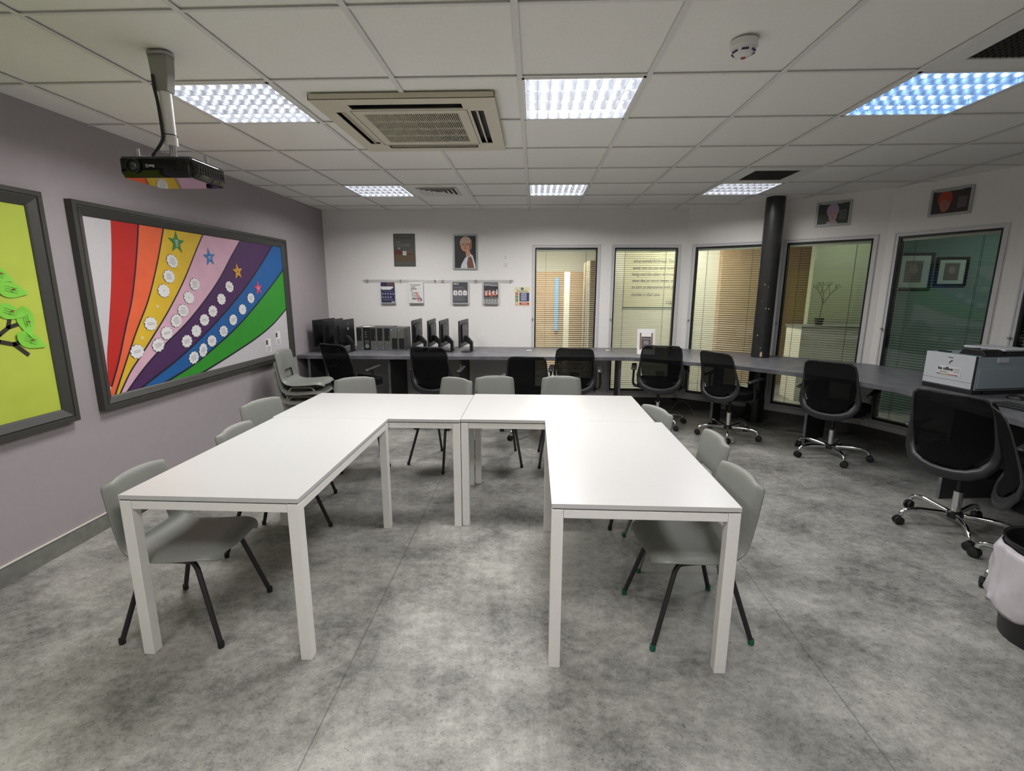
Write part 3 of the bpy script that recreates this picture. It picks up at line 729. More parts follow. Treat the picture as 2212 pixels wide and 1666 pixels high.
text('RUN', .020, 'lettering', PAPER, t, (-w*.29, h*.60, Z1+.0005), bold=.0006); text('HIDE', .020, 'lettering', PAPER, t, (0, h*.60, Z1+.0005), bold=.0006); text('TELL', .020, 'lettering', PAPER, t, (w*.29, h*.60, Z1+.0005), bold=.0006)
bars(PAPER, t, [(k*w*.295, h*.48, w*.25, w*.25) for k in (-1, 0, 1)], Z1+.0006, 'pictogram_square')
b = MB(); zz0, zz1 = Z1+.0010, Z1+.0016
for pts in (ell(-w*.285, h*.515, .005, .005, 10), [(-w*.31, h*.50), (-w*.28, h*.50), (-w*.27, h*.47), (-w*.24, h*.44), (-w*.25, h*.435), (-w*.29, h*.46), (-w*.33, h*.44), (-w*.34, h*.447), (-w*.31, h*.47)],
            ell(0, h*.5, .007, .007, 10), [(-.008, h*.44), (.010, h*.44), (.012, h*.475), (-.004, h*.485)],
            [(w*.25, h*.445), (w*.29, h*.45), (w*.33, h*.49), (w*.34, h*.515), (w*.315, h*.515), (w*.30, h*.485), (w*.26, h*.465)]):
    b.prism([(p[0], p[1]) for p in pts], zz0, zz1)
b.build('pictogram', INK, t)
bars(mat('print_pale2', s(160, 160, 166), .5), t, [(-w*.12, h*.76, w*.55, .003), (-w*.05, h*.72, w*.68, .003)] + [(-w*(.12 if k % 3 == 2 else .02), h*(.36-.04*k), w*(.6 if k % 3 == 2 else .8), .003) for k in range(7)], Z1+.0008)
t, w, h = hang(1044, 1077, 609, 656, 'grey poster with a group photograph of people in red and white, rightmost on the rail')
MB().box((-w/2+.004, .006, .029), (w/2-.004, h-.004, Z1)).build('print', mat('print_ash', s(108, 110, 112), .5), t)
bars(mat('print_deep', s(60, 58, 62), .5), t, [(0, h*.55, w*.94, h*.50)], Z1+.0006, 'photo'); bars(mat('print_light', s(176, 178, 180), .5), t, [(0, h*.88, w*.9, .012), (w*.2, h*.85, w*.45, .02), (0, h*.12, w*.94, h*.14)], Z1+.0006, 'band')
b = MB(); b2 = MB(); rnd = random.Random(3)
for k in range(11):
    x = (k-5)*w*.078; y = h*(.50+.10*rnd.random())
    (b if k % 3 != 1 else b2).prism([(x-.010, y-.05), (x+.010, y-.05), (x+.006, y), (x-.006, y)], Z1+.001, Z1+.0014)
    (b if k % 2 else b2).prism(ell(x, y+.010, .006, .008, 8), Z1+.001, Z1+.0014)
b.build('red_figures', mat('print_coral', s(190, 108, 90), .5), t); b2.build('white_figures', PAPER, t)
b = MB()
for k in range(5): b.prism(ell((k-2)*w*.18, h*.14, .006, .008, 8), Z1+.001, Z1+.0014); b.cbox(((k-2)*w*.18, h*.10, Z1+.0012), (.02, .008, .0006))
b.build('pictogram', mat('print_dk', s(88, 70, 74), .5), t)
# fire action sign
t, w, h = poster_at(1112, 620, 1144, 661, FB, 'fire_action_sign', 'cream Fire action sign with blue and red panels beside the first window', 'sign', 0)
MB().box((-w/2, 0, 0), (w/2, h, .003)).build('board', mat('sign_cream', s(222, 214, 176), .5), t, bevel=.001)
NAVY = mat('sign_navy', s(30, 54, 112), .5); SRED = mat('sign_red', s(178, 42, 38), .5); SGRN = mat('sign_green', s(36, 110, 58), .5)
flatpoly(ell(.0, h*.90, .018, .018), .0036, NAVY, t, 'mandatory_symbol'); bars(PAPER, t, [(0, h*.905, .005, .016), (0, h*.867, .005, .004)], .0042, 'exclamation_mark')
text('Fire action', .036, 'lettering', INK, t, (0, h*.785, .0034), sx=.9)
bars(NAVY, t, [(w*.14, h*.47, w*.64, h*.46)], .0036, 'blue_panel'); bars(SRED, t, [(w*.14, h*.115, w*.64, h*.12), (-w*.36, h*.64, w*.17, w*.17)], .0036, 'red_panel'); bars(SGRN, t, [(-w*.36, h*.47, w*.17, w*.17), (-w*.36, h*.30, w*.17, w*.17)], .0036, 'green_square')
flatpoly(ell(-w*.36, h*.115, w*.085, w*.085), .0036, SRED, t, 'prohibition_ring'); flatpoly(ell(-w*.36, h*.115, w*.062, w*.062), .0042, PAPER, t, 'prohibition_disc')
bars(PAPER, t, [(w*.10, h*(.66-.045*k), w*(.44 if k % 2 else .36), .004) for k in range(9)] + [(w*.14, h*.115, w*.40, .008), (-w*.36, h*.64, .010, .016), (-w*.36, h*.47, .010, .016), (-w*.36, h*.30, .018, .008)], .0044)
# wall marks: two old screw holes and a filler patch
q = hit(1092, 556, FB); tag(MB().cyl((q.x, YB-.0005, q.y+.012), .005, .002, 10, 'y').cyl((q.x+.002, YB-.0005, q.y-.012), .005, .002, 10, 'y').build('screw_holes', INK), 'two small dark screw holes on the white wall left of the first window', 'wall mark')
q = hit(1092, 573, FB); tag(MB().cbox((q.x, YB-.0005, q.y), (.05, .0015, .055)).build('filler_patch', mat('filler', s(218, 214, 212), .8)), 'faint rectangular patch on the white wall under the screw holes', 'wall mark')

# landscape hair posters above windows 4 and 5
def hairposter(F, pts, label, hairc, skinc, bgc, right):
    P = [hit(*q, F, .01) for q in pts]; x0 = (P[0].x+P[3].x)/2; x1 = (P[1].x+P[2].x)/2; y0 = (P[2].y+P[3].y)/2; y1 = (P[0].y+P[1].y)/2
    w, h = x1-x0, y1-y0
    t = thing('framed_poster', label, 'poster', M=F @ Matrix.Translation(((x0+x1)/2, y0, 0)), group='landscape posters above the windows')
    snapframe(t, w, h, .022, SNAP)
    MB().box((-w/2+.02, .02, .001), (w/2-.02, h-.02, .006)).build('print', mat('bg_'+hairc[0], bgc, .3), t)
    cx = -w*.02 if right == 0 else -w*.14
    H_ = mat('hairp_'+hairc[0], hairc[1], .5); S_ = mat('skinp_'+hairc[0], skinc, .5)
    flatpoly(ell(cx, h*.62, w*.17, h*.30), .0068, H_, t, 'hair')
    flatpoly(ell(cx+.005, h*.42, w*.12, h*.27), .0074, S_, t, 'face')
    flatpoly([(cx-w*.16, h*.62), (cx-w*.1, h*.84), (cx+w*.08, h*.86), (cx+w*.16, h*.66), (cx+w*.12, h*.50), (cx+w*.02, h*.60), (cx-w*.12, h*.56)], .0080, H_, t, 'fringe')
    bars(INK, t, [(cx-w*.045, h*.50, w*.05, .005), (cx+w*.055, h*.51, w*.05, .005), (cx+.004, h*.38, .016, .003)], .0086, 'features'); bars(mat('lip_print', (0, 0, 0)), t, [(cx+.003, h*.29, w*.07, .008)], .0086, 'mouth')
    if right == 0: flatpoly([(cx-w*.16, .021), (cx-w*.12, h*.2), (cx, h*.14), (cx+w*.12, h*.2), (cx+w*.18, .021)], .0078, mat('scarf_print', s(176, 170, 182), .5), t, 'collar')
    bars(mat('print_pale2', (0, 0, 0)), t, [(w*.27, h*(.62-.05*k), w*.2, .003) for k in range(8)] + [(-w*.05, h*.90, w*.6, .008)], .0084)
hairposter(FRS[1], [(1765, 437), (1843, 432), (1835, 486), (1760, 490)], 'small framed landscape poster of a face with pale lilac hair, beside the dark column', ('lilac', s(176, 156, 180)), s(190, 158, 160), s(54, 62, 56), 0)
hairposter(FRS[2], [(2013, 411), (2109, 398), (2094, 462), (2003, 469)], 'framed landscape poster of a face with red fringe, above the window at the right', ('red', s(164, 66, 40)), s(160, 104, 84), s(56, 44, 44), 1)

# ------------------------------------------------------------------ dark steel column
t = thing('column', 'tall black round steel column between the windows, passing through the desk', 'column', loc=(2.60, 5.70, 0))
CR = .098
MB().lathe([(CR, 0), (CR, ZC)], 40).build('shaft', COLM, t, smooth=True)
b = MB(); rnd = random.Random(5)
for k in range(9):
    a = -PI/2-.45+rnd.uniform(-.5, .5); z = .82+rnd.random()**2*.9; sz = rnd.uniform(.004, .009); M = Matrix.Rotation(a, 4, 'Z')
    b.cbox((CR, 0, z), (.001, sz, sz*1.6), M)
b.cbox((CR, 0, .80), (.0016, .022, .05), Matrix.Rotation(-PI/2-.35, 4, 'Z'))
b.build('paint_chip', mat('chip_cream', s(215, 195, 160), .7), t)

# ------------------------------------------------------------------ worktop along the window wall
DZ = .762
back_poly = [V((XL+.006, YB-.004)), V((P0.x, YB-.004))]
for (st, a) in FAC[1:]: back_poly.append(st + V((-math.sin(a)*.004, -math.cos(a)*.004)))
back_poly.append(PE + V((-.006, 0))); back_poly.append(V((XR-.006, 1.2)))
front_poly = [V((XL+.006, 5.475)), V((-2.0, 5.475)), V((1.10, 5.56)), V((1.62, 5.26)), V((2.05, 5.02)), V((2.40, 4.68)), V((2.72, 4.28)), V((2.88, 3.92)), V((2.92, 3.6)), V((2.92, 3.02)), V((2.92, 1.2))]
wk = thing('worktop', 'long grey stone-effect worktop following the window wall', 'desk', loc=(0, 0, 0))
pts = [tuple(q) for q in back_poly] + [tuple(q) for q in front_poly[::-1]]
b = MB(); b.prism(pts, DZ-.040, DZ); b.build('top', DESK, wk, bevel=.0015)
FRONTM = mat('desk_edge', s(118, 117, 120), .4, noise=(9, s(88, 88, 92), .9, 8))
def dpanel(fx, fy, bx, by):
    f_ = V((fx, fy)); k_ = V((bx, by)); d = (k_-f_).normalized(); n_ = V((-d.y, d.x))*.0125
    t_ = thing('desk_support', DLAB.pop(0), 'desk support', loc=(fx, fy, 0), group='dark support panels under the worktop')
    L = (k_-f_).length; M = Matrix.Rotation(math.atan2(d.y, d.x), 4, 'Z')
    MB().box((.002, -.0125, 0), (L, .0125, DZ-.041), M).build('side_panel', PANEL, t_)
    MB().box((-.001, -.013, 0), (.002, .013, DZ-.041), M).build('edge_strip', FRONTM, t_)
DLAB = ['dark support panel at the wall end of the worktop, by the chair stack', 'dark support panel under the computer towers', 'dark support panel under the free-standing monitors, left of the first window', 'grey support panel under the worktop in front of the second window',
        'dark support panel under the worktop left of the black column', 'dark support panel under the worktop between the two windows right of the column', 'dark support panel under the printer']
dpanel(-2.62, 5.52, -2.62, 6.2); dpanel(-1.70, 5.60, -1.70, 6.35); dpanel(-.86, 5.62, -.86, 6.35); dpanel(1.02, 5.75, 1.06, 6.3); dpanel(2.00, 5.42, 2.18, 5.66); dpanel(2.73, 4.86, 3.05, 5.10); dpanel(3.02, 3.55, 3.75, 3.62)
for px, py, lab in ((974, 750, 'cream cable cap on the worktop behind the rightmost monitor'), (1143, 757, 'cream cable cap on the worktop left of the first window'), (1313, 757, 'cream cable cap on the worktop between the first two windows')):
    q = at_z(px, py, DZ); yy = min(q.y, 6.36); t = MB().lathe([(.036, 0), (.036, .003), (.030, .006), (.001, .0065)], 24).build('cable_cap', BEIGE, wk, smooth=True, label='cream plastic cable cap'); t.location = (q.x*yy/q.y, yy, DZ)

# ------------------------------------------------------------------ monitors
def make_monitor():
    t = thing('monitor', '', 'monitor', loc=(0, 0, 0))
    # local: back of the monitor faces +X, panel lies along Y
    b = MB(); b.prism(rrect(.50, .32, .012), -.012, .004, 'x', Matrix.Translation((0, 0, .225))); b.build('panel', BLKPL, t, bevel=.003)
    b = MB(); b.box((-.0135, -.24, .078), (-.0119, .24, .375)); b.build('screen', mat('screen_black', s(10), .12), t)
    b = MB(); b.prism(rrect(.34, .22, .03), .004, .022, 'x', Matrix.Translation((0, 0, .225))); b.build('rear_bulge', BLKPL, t, bevel=.006)
    b = MB(); b.prism([(.018, .20), (.018, .13), (.075, .085), (.075, .006), (.11, .006), (.11, .115), (.05, .185)], -.03, .03, 'y'); b.build('stand_neck', BLKPL, t, bevel=.004)
    MB().prism(rrect(.125, .22, .02, cx=.042), 0, .010).build('stand_base', BLKPL, t, bevel=.003)
    b = MB(); b.cbox((.0225, .05, .275), (.0014, .03, .03)); b.build('label_sticker', mat('sticker', s(150, 170, 160), .6), t)
    b = MB(); c = [(.0227, .05+.013*math.cos(a), .335+.013*math.sin(a)) for a in [2*PI*k/20 for k in range(20)]]; b.tube(c, .0014, 6, closed=True); b.build('round_logo', SILVER, t)
    return t
mon = make_monitor(); index_kids(mon)
first = True
ML = [(-1.445, 6.0, 'monitor seen from behind, next to the last computer tower', 0), (-1.264, 6.01, 'second of the four spaced monitors seen from behind', .02), (-1.108, 6.0, 'third of the four spaced monitors seen from behind', -.03), (-.863, 5.98, 'rightmost monitor seen from behind, alone near the first window', -.08),
      (-2.312, 5.87, 'monitor with its back turned, nearest the computer towers on their left', -.10), (-2.468, 5.93, 'middle one of the three crowded monitors in the left corner', -.08), (-2.605, 5.98, 'monitor in the room corner against the lilac wall', -.12)]
for i, (x, y, lab, rz) in enumerate(ML):
    o = mon if i == 0 else copy_tree(mon)
    o.location = (x, y, DZ+.0005); o.rotation_euler = (0, 0, rz); tag(o, lab, 'monitor', 'monitors stored on the worktop')

# ------------------------------------------------------------------ computer towers
TG = mat('tower_grey', s(96, 95, 90), .45); TB = mat('tower_black', s(26, 26, 28), .4); BLUE = mat('blue_sticker', s(90, 150, 205), .5)
TW = .087
tx = -2.214
TL = [('grey computer tower beside the crowded monitors', 0), ('black slim computer showing its rear ports, second tower in the row', 2), ('grey computer tower right after the black one', 0), ('grey computer tower in the middle of the row, fourth along', 0), ('grey computer tower, last before the two with a lower black bay', 0), ('grey computer with lower black bay, left one of the pair', 1), ('grey computer with lower black bay at the right end of the row', 1)]
for i, (lab, kind) in enumerate(TL):
    H = .285 if i < 5 else .278
    t = thing('computer_tower', lab, 'computer', loc=(tx+TW/2, 5.99-(.02 if i > 4 else 0), DZ+.0005), group='computer towers in a row on the worktop')
    w = TW-.003
    MB().box((-w/2, .006, 0), (w/2, .30, H)).build('case', TB if kind == 2 else mat('tower_side', s(70, 70, 72), .45), t, bevel=.002)
    MB().box((-w/2, 0, 0), (w/2, .006, H)).build('front_panel', TB if kind == 2 else TG, t, bevel=.001)
    if kind == 0: MB().box((-w/2+.004, -.002, H*.42), (w/2-.018, 0, H-.012)).build('drive_bay', TB, t); zs, zp = .012, H*.42
    elif kind == 1: MB().box((-w/2+.012, -.002, .02), (w/2-.006, 0, H*.55)).build('drive_bay', TB, t); zs, zp = H-.034, H*.5
    else:
        MB().cyl((0, -.001, .05), .026, .004, 20, 'y').build('fan_outlet', SILVER, t); b = MB()
        for k in range(4): b.cbox((0, -.001, .085+k*.012), (.05, .002, .004))
        for k in range(3): b.cbox((-.01, -.001, H-.06-k*.03), (.02, .003, .010))
        b.build('ports', SILVER, t)
        MB().box((-w/2+.004, -.01, H+.0002), (w/2-.004, .06, H+.004)).build('paper_label', PAPER, t)
    if kind < 2:
        MB().cbox((w/2-.012 if kind == 0 else -w/2+.012, -.001, zs+.010), (.012, .002, .022)).build('blue_sticker', BLUE, t)
        b = MB()
        for k in range(4): b.cbox((w/2-.028, -.0025, zp+.02+k*.012), (.006, .001, .004))
        b.build('usb_port', SILVER, t)
        MB().cbox((0, -.001, H*.28 if kind == 0 else H*.68), (.03, .002, .003)).build('badge', SILVER, t)
    tx += TW+.0008
# leaflet lying on the towers
tag(MB().cbox((-2.10, 6.12, DZ+.2885), (.14, .09, .002)).build('paper_sheet', PAPER), 'white sheet lying on top of the leftmost computer tower', 'paper')

# ------------------------------------------------------------------ brochure holder
t = thing('leaflet_holder', 'clear standing leaflet holder on the worktop in front of the second window', 'leaflet holder', loc=(1.335, 5.86, DZ+.0016), rz=-.10)
Mt = Matrix.Rotation(-.22, 4, 'X')
MB().box((-.105, 0, 0), (.105, .004, .30), Mt).build('back_plate', WHITEP, t)
MB().box((-.10, -.07, 0), (.10, .004, .004)).build('foot', WHITEP, t)
bk = MB().box((-.092, -.004, .01), (.092, -.0005, .285), Mt).build('leaflet', PAPER, t)
b = MB(); b.box((-.075, -.0052, .05), (-.058, -.0045, .25), Mt); b.box((.058, -.0052, .05), (.075, -.0045, .25), Mt); b.build('brown_border', mat('leaf_brown', s(130, 92, 72), .6), t)
MB().box((-.055, -.0052, .06), (.055, -.0045, .205), Mt).build('dark_panel', mat('leaf_slate', s(76, 72, 76), .6), t)
o = text('Training Event', .016, 'lettering', PAPER, None, (0, 0, 0)); o.parent = t; o.matrix_local = Mt @ Matrix.Translation((0, -.0058, .18)) @ Matrix.Rotation(PI/2, 4, 'X')
b = MB()
for k in range(4): b.box((-.03, -.0062, .150-k*.012), (.03, -.0054, .153-k*.012), Mt)
b.build('writing', PAPER, t)

# ------------------------------------------------------------------ printer, keyboard, mouse
cA = at_z(1990, 832, DZ); cB = at_z(2098, 854, DZ)
u = V((cB.x-cA.x, cB.y-cA.y)); ang = math.atan2(u.y, u.x)
PWD = u.length
t = thing('printer', 'white and blue-grey office printer with a black control panel on the worktop', 'printer', loc=(cA.x, cA.y, DZ+.0005), rz=ang)
# local x: along the white left-hand side, local +y: away from the white face
PH, PD = .285, .47
PWH = mat('printer_white', s(206, 208, 214), .35); PGR = mat('printer_grey', s(156, 170, 178), .4)
MB().box((.006, .006, .03), (PWD, PD, PH)).build('body', PGR, t, bevel=.006)
MB().box((0, 0, .038), (PWD-.012, .008, PH-.002)).build('side_cover', PWH, t, bevel=.003)
MB().box((0, .002, 0), (PWD-.004, PD, .034)).build('base', BLKPL, t, bevel=.003)
MB().box((0, -.001, .083), (PWD-.012, .0, .0845)).build('seam', ACDARK, t)
MB().box((PWD-.014, .0, .004), (PWD-.002, .012, PH)).build('corner_trim', BLKPL, t)
MB().box((PWD-.001, .03, .045), (PWD+.004, PD-.02, PH-.09)).build('paper_tray', PGR, t, bevel=.002)
MB().box((PWD-.001, .17, PH-.045), (PWD+.006, .26, PH-.012)).build('tray_handle', PWH, t)
MB().box((PWD-.001, .02, PH-.002), (PWD+.001, PD, PH+.001)).build('top_seam', ACDARK, t); MB().box((PWD, .02, .040), (PWD+.005, PD-.01, .043)).build('lower_seam', ACDARK, t); MB().box((PWD, .09, .006), (PWD+.006, .18, .024)).build('drawer_grip', BLKPL, t)
b = MB(); b.prism([(PWD*.50, PH), (PWD*.58, PH+.045), (PWD-.03, PH+.045), (PWD, PH+.01), (PWD, PH)], .06, .24, 'y'); b.build('control_panel', BLKPL, t, bevel=.004)
MB().box((PWD*.6, .08, PH+.0452), (PWD-.045, .22, PH+.047)).build('display', mat('lcd', s(30, 34, 32), .1), t)
MB().box((.10, .24, PH), (PWD-.008, PD, PH+.034)).build('scanner_base', BLKPL, t, bevel=.005)
MB().box((.09, .22, PH+.034), (PWD-.003, PD+.01, PH+.052)).build('scanner_lid', PWH, t, bevel=.006)
MB().prism(rrect(.09, .05, .02, cx=.09, cy=.06), PH, PH+.008).build('output_tray', BLKPL, t)
def side_text(body, size, x, z, m, bold=0):
    o = text(body, size, 'lettering', m, None, bold=bold); o.parent = t; o.matrix_local = Matrix.Translation((x, -.0036, z)) @ Matrix.Rotation(PI/2, 4, 'X')
MB().box((PWD*.28, -.002, .115), (PWD*.74, 0, .185)).build('label_sticker', PAPER, t)
side_text('ka office', .034, PWD*.44, .165, INK, .0008)
cols = [s(50, 50, 90), s(220, 150, 60), s(120, 170, 80), s(200, 70, 60), s(190, 60, 80), s(90, 60, 80)]
for k, c_ in enumerate(cols): MB().box((PWD*(.28+.07*k), -.003, .119), (PWD*(.35+.07*k), -.002, .125)).build('colour_stripe', mat('stripe_%d' % k, c_, .5), t)
b = MB()
for k in range(4): b.box((PWD*.60, -.003, .172-k*.010), (PWD*.72, -.002, .174-k*.010))
b.box((PWD*.32, -.003, .140), (PWD*.50, -.002, .142)); b.box((PWD*.34, -.003, .134), (PWD*.48, -.002, .136)); b.box((PWD*.46, -.002, .252), (PWD*.55, -.001, .257))
b.build('writing', INK, t)
b = MB(); b.prism([(PWD*.49, .205), (PWD*.50, .225), (PWD*.53, .235), (PWD*.56, .235), (PWD*.54, .228), (PWD*.515, .222), (PWD*.50, .205)], -.002, -.001, 'y'); b.build('leaf_logo', INK, t)
t = thing('keyboard', 'black keyboard on the worktop at the right edge, below the printer', 'keyboard', loc=(3.22, 3.17, DZ+.0005), rz=-1.35)
MB().box((-.22, -.07, 0), (.22, .07, .016)).build('case', BLKPL, t, bevel=.004)
b = MB()
for r in range(5):
    for k in range(15): b.cbox((-.203+k*.029, -.052+r*.026, .0185), (.024, .021, .006))
b.build('keys', GRYPL, t)
t = thing('mouse', 'small black mouse beside the printer at the right edge', 'mouse', loc=(3.44, 3.56, DZ+.0005), rz=.4)
b = MB(); bmesh.ops.create_uvsphere(b.bm, u_segments=20, v_segments=12, radius=1); bmesh.ops.scale(b.bm, vec=(.032, .055, .034), verts=b.bm.verts)
bmesh.ops.bisect_plane(b.bm, geom=b.bm.verts[:]+b.bm.edges[:]+b.bm.faces[:], plane_co=(0, 0, 0), plane_no=(0, 0, -1), clear_outer=True); bmesh.ops.holes_fill(b.bm, edges=[e for e in b.bm.edges if e.is_boundary])
b.build('shell', BLKPL, t, smooth=True)
MB().cyl((0, .03, .030), .006, .006, 12, 'x').build('scroll_wheel', GRYPL, t)

# ------------------------------------------------------------------ white tables
def make_table(x0, y0, x1, y1, label):
    t = thing('white_table', label, 'table', loc=((x0+x1)/2, (y0+y1)/2, 0), group='white tables set in a U')
    w, d = (x1-x0)/2, (y1-y0)/2; TZ = .722
    MB().box((-w, -d, TZ-.019), (w, d, TZ)).build('tabletop', WHITEM, t, bevel=.0012)
    L = .048
    for sx in (-1, 1):
        for sy in (-1, 1):
            xs = sorted((sx*w, sx*(w-L))); ys = sorted((sy*d, sy*(d-L)))
            lg = MB().box((xs[0]+.001, ys[0]+.001, .0), (xs[1]-.001, ys[1]-.001, TZ-.024)).build('leg', LEGW, t, bevel=.002)
            MB().box((xs[0]+.004, ys[0]+.004, TZ-.0241), (xs[1]-.004, ys[1]-.004, TZ-.0192)).build('spacer', INK, lg)
    for s_ in (-1, 1):
        ys = sorted((s_*(d-.004), s_*(d-.030))); MB().box((-w+L, ys[0], TZ-.060), (w-L, ys[1], TZ-.026)).build('rail', LEGW, t, bevel=.001)
        xs = sorted((s_*(w-.004), s_*(w-.030))); MB().box((xs[0], -d+L, TZ-.060), (xs[1], d-L, TZ-.026)).build('rail', LEGW, t, bevel=.001)
    return t
make_table(-1.640, 1.735, -.912, 2.925, 'white table forming the left arm of the U, nearest the camera on the left')
make_table(.074, 1.745, .790, 2.940, 'white table forming the right arm of the U, nearest the camera on the right')
make_table(-1.655, 2.928, -.4575, 3.655, 'white table at the back of the U, left of the centre gap')
make_table(-.4545, 2.943, .750, 3.690, 'white table at the back of the U, right of the centre gap')

# ------------------------------------------------------------------ grey polypropylene chairs (front = +Y)
def make_poly(legm, footm):
    t = thing('plastic_chair', '', 'chair', loc=(0, 0, 0))
    prof = smooth_curve([V((.0, .228, .402)), V((0, .208, .422)), V((0, .16, .432)), V((0, .06, .424)), V((0, -.05, .418)), V((0, -.125, .428)), V((0, -.172, .458)), V((0, -.190, .51)), V((0, -.200, .58)), V((0, -.210, .65)), V((0, -.222, .715)), V((0, -.231, .747)), V((0, -.244, .757)), V((0, -.262, .748))], 3)
    NV, NU = len(prof)-1, 18
    b = MB(); rows = []
    for j, q in enumerate(prof):
        v = j/NV
        hw_ = .200+.012*math.sin(min(1, v/.45)*PI) if v < .45 else .200-.030*((v-.45)/.55)**1.3
        if v > .78: hw_ *= 1-.20*((v-.78)/.22)**3
        if v < .22: hw_ *= 1-.30*((.22-v)/.22)**2.6
        row = []
        back = min(1, max(0, (v-.40)/.25))
        for i in range(NU+1):
            x = (i/NU*2-1); e = abs(x)
            dish = .016*e**2.2; lip = (.030+.014*back)*max(0, (e-.68)/.32)**2.4*(1-.55*max(0, (v-.80)/.20))
            dz = (dish*1.1-lip)*(1-back) + (-(.022*max(0, (e-.5)/.5)**2+.010*e*e)*max(0, (v-.72)/.28)**1.2)
            dy = (.030*e**2-lip)*back
            row.append(b.bm.verts.new((x*hw_, q.y+dy, q.z+dz)))
        rows.append(row)
    h0, h1 = int(NV*.50), int(NV*.60)
    for j in range(NV):
        for i in range(NU):
            if h0 <= j < h1 and 5 <= i < NU-5: continue      # hand hole in the lower back
            b.bm.faces.new([rows[j][i], rows[j][i+1], rows[j+1][i+1], rows[j+1][i]])
    for f in b.bm.faces: f.normal_update()
    bmesh.ops.solidify(b.bm, geom=b.bm.faces[:], thickness=.006)
    o = b.build('shell', SHELL, t, smooth='all')
    sd = o.modifiers.new('subsurf', 'SUBSURF'); sd.levels = 1; sd.render_levels = 1
    for sx in (-1, 1):
        for fr in (1, -1):
            yb, yt = (.225, .10) if fr > 0 else (-.235, -.10)
            pts = [V((sx*.146, 0, .384)), V((sx*.147, yt*.75, .384)), V((sx*.150, yt*1.06, .378)), V((sx*.156, yt+fr*.026, .352)), V((sx*.205, yb, .012))]
            lg = MB().tube(smooth_curve(pts[:4], 4)[:-1]+pts[3:], .0115, 12).build('leg', legm, t, smooth=True)
            MB().lathe([(.0128, 0), (.0138, .012), (.0128, .028)], 14, Matrix.Translation((sx*.205, yb, 0))).build('foot', footm, lg, smooth=True)
    for y in (-.06, .09):
        MB().tube([(-.146, y, .386), (-.125, y, .402), (.125, y, .402), (.146, y, .386)], .009, 10).build('cross_bar', legm, t, smooth=True)
    return t
pcA = make_poly(BLKLEG, RUBBER); index_kids(pcA)
pcG = make_poly(BLKLEG, GREENF); index_kids(pcG)
pcS = make_poly(GRYLEG, GREENF); index_kids(pcS)
used = {}
def place(proto, x, y, hx, hy, label, group, z=0, sc=1, cat='chair', tilt=0):
    o = proto if proto.name not in used else copy_tree(proto); used[proto.name] = 1
    if proto in (pcA, pcG, pcS): sc = .965
    o.location = (x, y, z); o.rotation_euler = (tilt, 0, math.atan2(hy, hx)-PI/2); o.scale = (sc, sc, sc)
    tag(o, label, cat, group); return o
GT = 'grey plastic chairs around the white tables'
place(pcA, -1.555, 1.99, 1, 0, 'grey plastic chair tucked under the left table, nearest the camera', GT)
place(pcA, -1.53, 2.69, 1, .0, 'grey plastic chair on the wall side of the left table, middle one of three', GT)
place(pcA, -1.76, 3.29, .95, -.32, 'grey plastic chair at the wall side corner of the tables, farthest of three', GT)
place(pcA, -1.52, 4.08, .45, -.89, 'grey plastic chair behind the back table, leftmost', GT)
place(pcA, -.81, 4.12, -.50, -.86, 'grey plastic chair turned aside behind the back table, left of the centre gap', GT)
place(pcA, -.325, 4.20, .16, -.98, 'grey plastic chair behind the back table, just right of the centre gap', GT)
place(pcA, .255, 4.22, 0, -1, 'grey plastic chair behind the back table, rightmost', GT)
place(pcG, .715, 2.09, -.99, -.13, 'grey plastic chair with green feet under the right table, nearest the camera', GT)
place(pcS, .80, 2.66, -1, -.02, 'grey plastic chair with pale grey legs at the right table, middle one', GT)
place(pcA, .635, 3.20, -.93, -.36, 'grey plastic chair at the far right corner of the tables', GT)
GS = 'grey plastic chairs stacked by the lilac wall'
for k, lab in enumerate(('bottom chair of the grey plastic stack by the lilac wall', 'middle chair of the grey plastic stack by the lilac wall', 'top chair of the grey plastic stack by the lilac wall')):
    place(pcS, -2.33+.012*k, 4.78+.004*k, 1, .06, lab, GS, z=.092*k)

